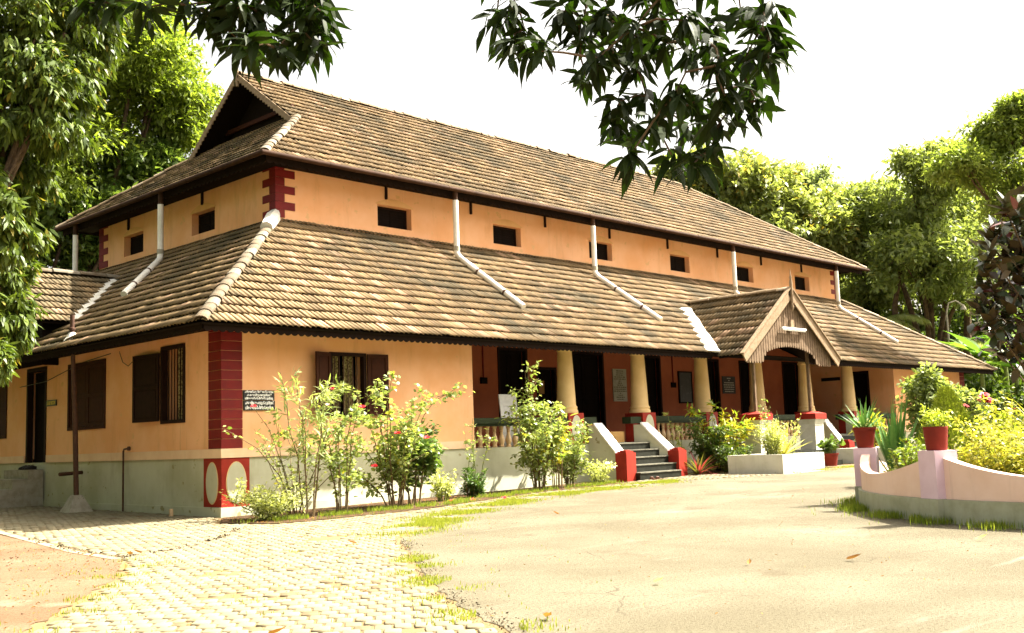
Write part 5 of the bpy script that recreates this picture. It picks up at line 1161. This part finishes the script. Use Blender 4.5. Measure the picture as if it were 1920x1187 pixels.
# ------------------------------------------------------------------ grass, litter
def grass(name,P,h,w,lm,label=None):
    n=len(P); a=rng.uniform(0,6.283,n); D=np.stack([np.cos(a)*.45,np.sin(a)*.45,np.ones(n)],-1); NN=np.stack([np.cos(a),np.sin(a),np.full(n,.2)],-1)
    V,F4,F3=leaf_arrays(P,D,NN,h*rng.uniform(.5,1.4,n),w,False,.4)
    o=link(name,npmesh(name,V,F4,F3),LM[lm],None,(0,0,0),kind='stuff'); o['label']=label; o['category']='grass'
def scatter(path_,n,wd):
    path_=np.array(path_,float); seg=np.linalg.norm(np.diff(path_,axis=0),axis=1); i=rng.choice(len(seg),n,p=seg/seg.sum()); u=rng.random((n,1))
    p=path_[i]*(1-u)+path_[i+1]*u+rng.normal(size=(n,2))*wd; clump=rng.random(n); return np.c_[p,np.array([gz(*q) for q in p])]
def patchy(P,s=2.2,th=.1):
    k=np.sin(P[:,0]*s*2.1+1.3*np.sin(P[:,1]*s*1.7))+np.sin(P[:,1]*s*2.7+P[:,0]*1.1); return P[k>th]
# seed and pebble specks
def debris(name,region,n,r,mt,label):
    x0,x1,y0,y1=region; P=np.stack([rng.uniform(x0,x1,n),rng.uniform(y0,y1,n)],-1); z=np.array([gz(*p) for p in P])+.012
    P3=np.c_[P,z]; V,F4,F3=leaf_arrays(P3,np.c_[rng.normal(size=(n,2)),rng.normal(size=n)*.15],np.array([[0,0,1.]])+rng.normal(size=(n,3))*.2,r*rng.uniform(.5,1.6,n),r*.5,False,.3)
    o=link(name,npmesh(name,V,F4,F3),mt,None,(0,0,0),kind='stuff'); o['label']=label; o['category']='debris'
pw_=[(2.78,-12.5),(3.0,-12.1),(3.4,-11.3),(4.1,-10.5),(5.0,-9.95)]
gwall=[(GC[0]+(GR+.16)*math.cos(math.radians(a)),GC[1]+(GR+.16)*math.sin(math.radians(a))) for a in range(105,215,6)]
grass('grass_fringe',np.concatenate([patchy(scatter(gwall,9000,.13),2.3,.25),patchy(scatter(gwall,2600,.10),3.1,-.2)[::2],patchy(scatter(gwall,2500,.30),3.0,.8)]),.085,.009,'lawn','uneven green grass fringe at the foot of the garden wall')
grass('grass_strip',np.concatenate([patchy(scatter([(-1.1,-6.5),(.8,-5.1),(3.1,-3.85),(5.4,-3.0),(8,-2.65),(11,-2.6)],26000,.27),1.6,-.3),patchy(scatter([(14,-4.0),(20,-4.2)],3000,.2))]),.045,.010,'grass','yellow green grass strip between the pavers and the asphalt')
grass('weeds',np.concatenate([patchy(scatter([(-2.9,-8.9),(-4.2,-10.6),(-5.2,-12.2),(-5.7,-13.2)],5000,.16),2.6,.4),patchy(scatter([(-4.7,-6.2),(-6.6,-8.9),(-7.7,-10.3)],2600,.3),3.0,.7),patchy(scatter([(-4,-7),(-2,-6),(-4.5,-10),(-6,-11),(-7,-12)],4200,1.0),3.3,1.25)]),.032,.009,'grass','small weeds sprouting along the paver joints')
grass('bed_grass',np.concatenate([patchy(scatter([(3.2,-2.4),(6.5,-1.55),(10,-1.4)],5200,.16),2.4,.1),patchy(scatter([(-.5,-2.2),(3.2,-2.3)],3800,.25),3.1,.3)]),.075,.011,'lawn','short patchy grass under the shrubs of the planting bed')
debris('bed_litter',(-.6,10,-2.6,-.3),900,.045,LM['dry'],'dry leaf litter on the soil under the shrubs')
debris('leaf_litter',(-9,14,-14.5,-2),900,.026,LM['dry'],'tiny dry leaf scraps scattered over the ground')
debris('dirt_litter',(-10,-4.6,-11,0),1500,.035,LM['dry'],'tiny dry scraps on the red dirt')
def crumbs(name,path_,n,wd,r,mt,label):
    P=scatter(path_,n,wd); P[:,2]+=.006; P=P[(np.sin(P[:,0]*3.1+P[:,1]*2.3)+np.sin(P[:,1]*5.3))>-.9]; n=len(P)
    V,F4,F3=leaf_arrays(P,np.c_[rng.normal(size=(n,2)),np.abs(rng.normal(size=n))*.5],np.array([[0,0,1.]])+rng.normal(size=(n,3))*.5,r*rng.uniform(.4,1.7,n),r*.8,False,.5)
    o=link(name,npmesh(name,V,F4,F3),mt,None,(0,0,0),kind='stuff'); o['label']=label; o['category']='debris'
W['crumb'] = mat('dark asphalt crumbs', (0.10,0.075,0.045), (0.05,0.036,0.02), 9, 0.95, 0.1)
crumbs('asphalt_crumbs',[(-1.6,-7.1),(-2.85,-8.85),(-4.15,-10.55),(-5.15,-12.12),(-5.7,-13.17),(-6.0,-13.8)],1100,.09,.018,W['crumb'],'loose dark crumbs along the broken asphalt edge')
crumbs('apron_crumbs',[(-4.1,-1.5),(-4.62,-4.3),(-4.7,-5.7),(-3.7,-5.3),(-2.6,-4.35),(-1.4,-2.9)],900,.05,.03,W['crumb'],'dark crumbs and soil in the seam round the paved apron')
crumbs('gravel',[(-9,-9),(-6.5,-6),(-5.5,-2),(-7,-4),(-9,-7)],1500,.9,.022,W['dirt'],'loose gravel on the dirt path')
kl=MB()
LF=[(-4.55,-5.55,.16,'crumpled brown leaf at the corner of the paved apron'),(-4.35,-5.45,.12,'curled brown leaf beside the apron corner'),(-4.9,-5.2,.10,'small brown leaf in the seam of the apron'),(-5.35,-7.05,.14,'dark red brown leaf lying on the red dirt'),(-6.7,-11.9,.15,'dark curled leaf lying on the pavers at the bottom'),
    (-2.3,-7.1,.14,'brown leaf at the upper tip of the asphalt edge'),(2.2,-6.5,.13,'dark leaf alone in the middle of the asphalt'),(-1.2,-13.2,.16,'dark pointed leaf on the right asphalt'),(-1.95,-12.6,.10,'orange leaf on the asphalt, smaller than its neighbours'),(-2.6,-15.6,.19,'reddish brown leaf at the bottom right of the asphalt'),(-3.4,-12.6,.11,'pale dried leaf near the bottom of the asphalt'),(.9,-13.6,.14,'white dried leaf on the right part of the asphalt'),(-5.2,-13.0,.12,'brown leaf by the asphalt edge at the bottom')]
for x,y,l,lab in LF:
    zz=gz(x,y)+.014; o_=thing('fallen_leaf',(x,y,zz),lab,'fallen leaf','fallen leaves on the ground'); me=blade_mesh('blade',l,l*.42,-.35,5,.6)
    place('blade',me,LM['pale'] if 'white' in lab or 'pale' in lab else LM['dry'],o_,(x,y,zz+.005),(random.gauss(0,1),random.gauss(0,1),.12),random.uniform(-.4,.4))
for i,(x,y) in enumerate(((4.3,-2.3),(4.9,-2.6),(3.9,-2.1))):
    t=thing('fallen_petal',(x,y,gz(x,y)+.02),('fallen red flower beside the pale shrub','fallen red flower nearest the grass strip','fallen red flower under the wide hibiscus')[i],'fallen flower','fallen red flowers'); flower(t,(x,y,gz(x,y)+.03),W['petal'],.05)

# ------------------------------------------------------------------ trees
FL=[(7.7,17.5,15.1,1.7,2.1),(7.4,18.7,17.0,2.2,1.8),(8.8,17.8,13.8,0.8,1.2),(8.7,18.3,14.3,1.7,1.8),(7.5,19.8,13.7,2.2,2.2),(4.6,18.2,12.4,2.2,2.4),(6.7,17.0,15.9,1.5,1.5),(7.8,21.7,11.7,2.5,1.7),(4.9,20.0,9.9,2.3,1.7),(5.3,18.4,15.5,2.3,2.1)]
tree('lime_tree','tall lime green tree with fine leaves rising behind the left roof end',(6.6,20.5,.2),.32,FL,46,620,9,.27,.105,LM['fine'],.35,.16,False,'trees behind the building')
GL=[(7.0,19.0,11.4,1.8,1.6),(5.2,18.6,10.1,1.9,1.5),(6.0,19.8,8.5,1.6,1.2),(4.3,19.9,8.5,1.7,1.5),(4.3,20.1,11.8,1.7,1.7),(6.8,18.0,9.8,0.9,0.7),(8.2,18.0,11.8,0.8,0.8),(3.0,20.5,7.0,1.8,1.8),(1.8,20.5,9.5,1.8,2.0),(1.2,21.0,6.2,1.6,1.6)]
tree('broad_leaf_tree','glossy broad leaved tree just behind the left roof slope',(4.2,20.8,.2),.25,GL,34,460,8,.32,.14,LM['glossy'],.1,.12,False,'trees behind the building')
NMc=[(-5.8,-5.0,6.4,0.7,0.7),(-5.2,-5.0,6.6,0.7,0.5),(-5.7,-5.2,5.5,0.7,0.6),(-5.7,-4.5,4.8,0.5,0.6),(-5.4,-5.2,5.8,0.5,0.6),(-6.2,-5.8,3.8,0.4,0.4),(-5.6,-4.3,3.5,0.3,0.4),(-5.7,-4.6,2.9,0.3,0.4),(-6.0,-5.1,2.4,0.12,0.2),(-6.6,-4.6,6.5,.9,.8),(-6.8,-4.9,5.2,.8,.8),(-5.0,-4.4,7.3,.8,.6),(-6.6,-5.2,4.3,.6,.7)]
tree('mango_tree','mango tree with drooping leaf clusters at the left edge before the side roof',(-8.2,-4.3,0),.17,NMc,26,420,12,.155,.042,LM['mango'],1.2,.03,True,None,.6,2,.25)
OW=[(-11,-2,5.5,2.2,2.2),(-12.5,1.5,6.5,2.6,2.4),(-10.5,4.5,6,2.2,2.2),(-12.5,8,7,2.8,2.6),(-10,10.5,5.5,2.2,2.2),(-13,12,4,2.5,2.5),(-12,5,3.4,2,1.8),(-14,-4,4,2.4,2.2),(-6.2,5.5,8.2,2.1,1.8),(-6.3,9.5,8,2,1.8),(-7.5,1.0,7.5,1.7,1.6),(-8.5,7,4.5,1.6,1.8),(-10,0,9,3,2.5),(-9.5,6,11,3,2.5),(-9.5,12,10.5,3,2.5),(-14,3,13,3.5,3),(-14,10,13,3.5,3),(-9.5,0,1.8,2,1.6),(-9.5,4,1.8,2,1.6),(-9,8,2,2,1.7),(-9,12,2.2,2,1.8)]  # unseen crowns, added and enlarged to keep sky light off the side wall
tree('light_blocker_tree','unseen tree mass added beyond the left edge to darken the side wall',(-12.5,4,0),.35,OW,26,560,8,.34,.15,LM['glossy'],.5,.15,False,None,.6,2)
OG=[(-5.7,3,2.9,1.5,1.7),(-5.8,6,3.2,1.6,2.0),(-5.7,9,3.3,1.6,2.0),(-5.6,12,3.6,1.7,2.2),(-7.2,.6,2.8,1.5,1.6),(-7.5,4,2.2,1.6,1.8),(-7.4,8,2.4,1.7,2.0),(-6.2,14.5,5,2,2.6)]  # unseen grove added to cut sky light and ground bounce on the side wall
tree('light_blocker_grove','unseen low foliage added beyond the left edge to block light on the side wall',(-6.6,6,0),.18,OG,24,480,8,.28,.12,LM['darkshrub'],.4,.14,False,None,.5,2)
T1=[(37.0,14.1,15.0,1.4,1.2),(38.2,12.9,14.8,2.3,1.7),(39.9,11.3,14.0,2.3,1.7),(41.6,9.8,12.6,2.2,1.7),(39.2,12.3,12.5,2.6,1.7),(40.8,10.7,11.8,2.6,1.7),(36.2,14.9,15.2,0.9,0.9),(42.4,9.1,11.5,1.7,1.4),(39,15,10,3,2.5)]
tree('yellow_green_tree','yellow green tree showing over the right end of the roof',(39.5,13.5,.4),.35,T1,38,480,8,.42,.19,LM['olive'],.3,.2,False,'trees behind the building')
T2=[(69.8,24.5,21.0,2.2,2.2),(70.0,26.0,22.0,1.6,1.4),(69.0,23.0,18.8,1.7,2.2),(70,24,15,2.5,3)]
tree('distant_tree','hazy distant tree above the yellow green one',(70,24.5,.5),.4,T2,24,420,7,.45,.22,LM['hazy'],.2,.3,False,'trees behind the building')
T3=[(43.8,7.3,11.9,2.3,2.6),(43.2,4.6,13.4,2.5,2.2),(47.8,4.2,12.8,2.9,2.9),(44.5,7.8,9.1,2.0,1.4),(41.9,4.2,9.8,2.5,2.1),(43.7,2.1,9.2,2.7,2.4),(42.6,3.1,14.4,2.2,1.2),(44.3,8.0,13.3,1.2,1.2)]
tree('spreading_tree','large spreading tree with dark forked trunks right of the building',(44.3,4.6,.5),.34,T3,46,520,8,.38,.16,LM['mid'],.25,.2,False,'trees right of the building',.5,4)
mb=MB(); mb.tube([(45.6,3.4,.4),(45.3,3.6,3.5),(46.2,3.5,8.5),(47.0,4,12)],[.3,.24,.17,.06],8); mb.tube([(43.4,6.0,.4),(43.0,6.3,3.8),(41.9,5.6,7.5),(42.5,5,11)],[.24,.2,.14,.05],8)
t=thing('twin_trunks',(44.5,4.6,.5),'pair of leaning bare trunks under the spreading tree','tree','trees right of the building'); mb.build('trunk',W['bark'],t,True)
T5=[(50.7,11.9,12.8,2.3,2.2),(51.8,11.2,10.5,3.0,2.5),(53.7,9.5,8.8,3.4,2.5),(55.8,7.5,7.7,3.4,2.5),(57.4,5.5,9.6,3.0,2.9),(56.4,6.0,12.6,3.4,2.9),(54.4,8.2,12.0,3.4,2.9),(52.7,9.6,14.4,2.6,2.2),(50.1,12.8,10.9,1.9,1.8),(58,5,6,3,2.5),(53,11,6.5,3,2.5)]
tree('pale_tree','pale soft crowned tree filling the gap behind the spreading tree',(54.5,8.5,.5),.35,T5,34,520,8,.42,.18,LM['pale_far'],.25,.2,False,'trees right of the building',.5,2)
T4=[(32.0,-3.9,12.6,1.1,0.6),(32.4,-3.2,12.5,1.3,0.6),(31.9,-4.3,13.4,0.5,0.35),(32.3,-3.5,11.1,1.9,0.8),(30.6,-2.5,11.3,1.2,0.6),(32.1,-3.9,9.3,1.2,1.2),(33.4,-6.4,11.2,1.6,1.1),(32.6,-5.2,10,1.5,1.2)]
tree('feathery_tree','feathery layered tree at the upper right edge',(34.5,-7.2,.4),.22,T4,34,380,9,.26,.10,LM['feather'],.15,.16,False,'trees right of the building',.6)
US=[(39.0,-1.6,1.6,1.4,1.3),(40.5,.8,1.9,1.5,1.5),(38.0,-3.5,1.4,1.5,1.2),(41.5,2.6,2.4,1.6,1.7),(44.4,8.5,6.4,1.4,1.4),(46.1,7.0,5.0,2.0,1.9),(49.7,6.2,5.4,2.1,2.4),(49.7,4.0,6.4,2.4,2.4),(52.4,3.8,4.1,2.1,2.7),(50.6,5.2,3.0,1.8,1.8),(54,0,5,3,3.5),(46,1.5,3.2,2,2),(50,-3,4,2.6,3),(48,-1,2.5,2,2)]
P,D,NN,l,w=crown(US,22,420,8,.34,.14,.2,.2)
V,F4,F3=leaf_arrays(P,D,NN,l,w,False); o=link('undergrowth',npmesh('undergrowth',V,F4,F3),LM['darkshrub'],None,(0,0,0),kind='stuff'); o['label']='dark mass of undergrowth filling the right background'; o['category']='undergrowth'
FW=[(60+random.uniform(-3,3),y,3+random.uniform(0,2),4,4) for y in range(-8,44,6)]+[(x,32+random.uniform(-2,2),4,4,4) for x in range(-6,60,7)]+[(-9+random.uniform(-1,1),y,3,2.5,3) for y in range(14,32,5)]
P,D,NN,l,w=crown(FW,22,240,8,.6,.28,.2,.3); V,F4,F3=leaf_arrays(P,D,NN,l,w,False)
o=link('distant_wood',npmesh('distant_wood',V,F4,F3),LM['mid'],None,(0,0,0),kind='stuff'); o['label']='distant belt of trees closing the view behind everything'; o['category']='wood'
# palms and bananas
def frond(t,p,d,Ln,lm,droop=.5,nl=34,ll=.6):
    p=Vector(p); d=Vector(d).normalized(); mb=MB(); pts=[]
    for i in range(9):
        s_=i/8; q=p+d*Ln*s_; q.z-=droop*Ln*s_*s_; pts.append(q)
    mb.tube(pts,[.03*(1.1-s/8) for s in range(9)],5)
    P=[];D=[];NN=[]; side=d.cross(Vector((0,0,1))).normalized()
    for k in range(nl):
        s_=.12+.88*k/nl; i=min(int(s_*8),7); q=pts[i].lerp(pts[i+1],s_*8-i); ax=(pts[i+1]-pts[i]).normalized()
        for sg in (-1,1):
            P.append(q); D.append(side*sg*.85+ax*.6+Vector((0,0,-.35))); NN.append(Vector((0,0,1))+ax*.1)
    P=np.array(P);D=np.array(D);NN=np.array(NN); n=len(P); o_=np.array(ORG[t.name])
    V,F4,F3=leaf_arrays(P,D,NN,ll*rng.uniform(.8,1.1,n),.05,True,.3); b=len(mb.v)
    mbv=np.concatenate([np.array(mb.v),V])-o_; me=bpy.data.meshes.new('frond')
    me.from_pydata(mbv.tolist(),[],mb.f+(F4+b).tolist()+(F3+b).tolist()); link('frond',me,LM[lm],t,(0,0,0))
for i,(x,y,z,n,Ln,lab) in enumerate(((41.5,6.5,6.6,11,2.7,'feather leaved palm behind the right roof hip'),(42.2,3.0,5.0,10,2.4,'low palm with arching fronds below the spreading tree'))):
    t=thing('palm_tree',(x,y,.45),lab,'palm','palms at the right end of the building'); mb=MB(); mb.tube([(x,y,.3),(x,y,z*.5),(x,y,z)],[.12,.10,.09],8); mb.build('trunk',W['bark'],t,True)
    for k in range(n): a=k*2.399; frond(t,(x,y,z),(math.cos(a),math.sin(a),.35+.5*random.random()),Ln*random.uniform(.85,1.1),'palm')
def banana(x,y,h_,n,lab,sc=1.0):
    t=thing('banana_plant',(x,y,gz(x,y)),lab,'banana plant','banana plants right of the building'); mb=MB(); z=gz(x,y); mb.tube([(x,y,z-.1),(x,y,z+h_*.5),(x+.05,y,z+h_)],[.13,.11,.07],8); mb.build('stem',W['gstem'],t,True)
    me=blade_mesh('leaf',1.9*sc,.52*sc,.28,10,.12)
    for k in range(n):
        a=k*2.399+1; el=random.uniform(.15,1.0); place('leaf',me,LM['banana'] if k!=1 else LM['dry'],t,(x,y,z+h_),(math.cos(a)*math.cos(el),math.sin(a)*math.cos(el),math.sin(el)),random.uniform(-.3,.3),random.uniform(.8,1.1))
banana(39.6,.7,3.9,9,'banana plant with broad leaves just past the right roof corner',1.35)
banana(38.7,-1.1,3.2,8,'lower banana plant at the right edge of the view',1.35)
banana(41.5,.3,4.7,8,'tall banana plant half hidden behind the others')
t=thing('cane_lamp_post',(39.9,2.2,.45),'thin bent grey lamp post among the palms at the right','lamp post'); mb=MB(); mb.tube([(39.9,2.2,.3),(39.9,2.2,6.6),(39.96,2.1,7.05),(40.2,1.85,7.15),(40.4,1.6,6.9)],.04,8); mb.build('post',W['cement'],t,True)
mb=MB(); mb.lathe((40.4,1.6,6.7),[(.03,.25),(.12,.1),(.14,0),(.02,.0)],10); mb.build('lamp_head',W['cement'],t,True)

# ------------------------------------------------------------------ mango limbs overhead
BR=[(-6.73,-14.22,3.55),(-6.80,-14.49,3.38),(-7.03,-14.79,3.12),(-6.56,-14.54,3.53),(-6.41,-14.55,3.39),(-6.42,-14.58,3.19),(-6.58,-14.84,3.40),(-6.44,-14.79,3.25),(-6.68,-15.12,3.23),(-6.28,-14.81,3.22),(-6.38,-15.04,3.42),(-6.52,-15.19,3.17),(-6.60,-15.37,3.21),(-6.05,-15.03,3.25),(-5.89,-15.07,3.46),(-6.46,-15.45,3.00),(-5.92,-15.26,3.45),(-6.15,-15.42,3.14),(-6.28,-15.59,3.19),(-6.14,-15.58,3.16),(-6.37,-14.76,3.01),(-6.20,-14.82,3.06),(-6.63,-15.31,2.87),(-6.18,-15.13,2.96),(-6.46,-15.47,2.84),(-5.93,-15.28,3.06),(-6.16,-15.46,2.88),(-6.32,-14.67,2.94),(-6.19,-14.68,2.89),(-6.39,-15.01,2.83),(-5.95,-14.91,2.91),(-6.30,-15.33,2.77),(-6.75,-15.10,2.57),(-6.27,-15.01,2.68),(-6.56,-15.34,2.52),(-6.39,-15.33,2.61),(-6.16,-15.37,2.86),(-6.87,-14.47,3.27),(-6.83,-15.00,3.07),(-6.33,-15.64,3.01),(-6.23,-14.85,3.35),(-6.35,-15.33,3.17)]
BL=[(-8.40,-12.82,3.61),(-8.32,-12.95,3.58),(-8.34,-13.35,3.43),(-8.17,-13.46,3.46),(-8.08,-13.50,3.41),(-7.96,-13.51,3.39),(-7.93,-13.57,3.29),(-7.90,-13.66,3.44),(-7.83,-13.66,3.35),(-7.66,-13.59,3.56),(-7.76,-13.83,3.34),(-7.71,-13.95,3.40),(-7.62,-13.80,3.38),(-7.89,-13.84,3.19),(-7.59,-13.59,3.35),(-7.69,-13.87,3.26),(-8.01,-13.55,3.47),(-8.08,-13.90,3.13),(-8.01,-13.67,3.42),(-7.71,-13.83,3.45)]
TB=Vector((-13.6,-17.4,0))
t=thing('mango_tree',TB,'dark mango tree beside the viewer, leafy limbs hanging into the top of the view','tree')
mb=MB(); mb.tube([TB-Vector((0,0,.3)),TB+Vector((0,0,.4)),TB+Vector((.1,.1,2)),TB+Vector((.4,.3,4.2)),TB+Vector((.8,.6,6.5))],[.34,.26,.23,.19,.1],12); mb.build('trunk',W['bark'],t,True)
lf=[]
BR+=[(x,y,z+.16+.2*random.random()) for x,y,z in BR if z>3.15]; BL+=[(x,y,z+.14+.2*random.random()) for x,y,z in BL if z>3.3]
for pts_,root in ((BR,Vector((-6.5,-15.2,4.35))),(BL,Vector((-8.0,-13.7,4.25)))):
    mb=MB(); s0=TB+Vector((.4,.3,4.2)); mb.tube([s0,s0.lerp(root,.5)+Vector((0,0,.5)),root],[.11,.07,.035],8)
    done=[root]
    for p in sorted((Vector(q) for q in pts_), key=lambda q:(q-root).length):
        h_=min(done,key=lambda q:(q-p).length+max(0,p.z-q.z)); done.append(p)
        mb.tube([h_,h_.lerp(p,.5)+Vector((random.gauss(0,.02),random.gauss(0,.02),.02)),p],[.007,.006,.004],5)
        for k in range(22):
            a=k*2.399+random.random(); d=Vector((math.cos(a),math.sin(a),random.uniform(-1.5,.25))).normalized(); lf.append((p+d*.015+Vector((random.gauss(0,.02),random.gauss(0,.02),random.uniform(-.03,.06))),d,random.choice((.5,.8,.9,1.0,1.1,1.25))*random.uniform(.9,1.1)))
    mb.build('branch',W['bark'],t,True)
lme=blade_mesh('leaf',.148,.039,.32,6,.22)
for p,d,s_ in lf:
    pass
lf.sort(key=lambda q:(q[0]-CAM).length)
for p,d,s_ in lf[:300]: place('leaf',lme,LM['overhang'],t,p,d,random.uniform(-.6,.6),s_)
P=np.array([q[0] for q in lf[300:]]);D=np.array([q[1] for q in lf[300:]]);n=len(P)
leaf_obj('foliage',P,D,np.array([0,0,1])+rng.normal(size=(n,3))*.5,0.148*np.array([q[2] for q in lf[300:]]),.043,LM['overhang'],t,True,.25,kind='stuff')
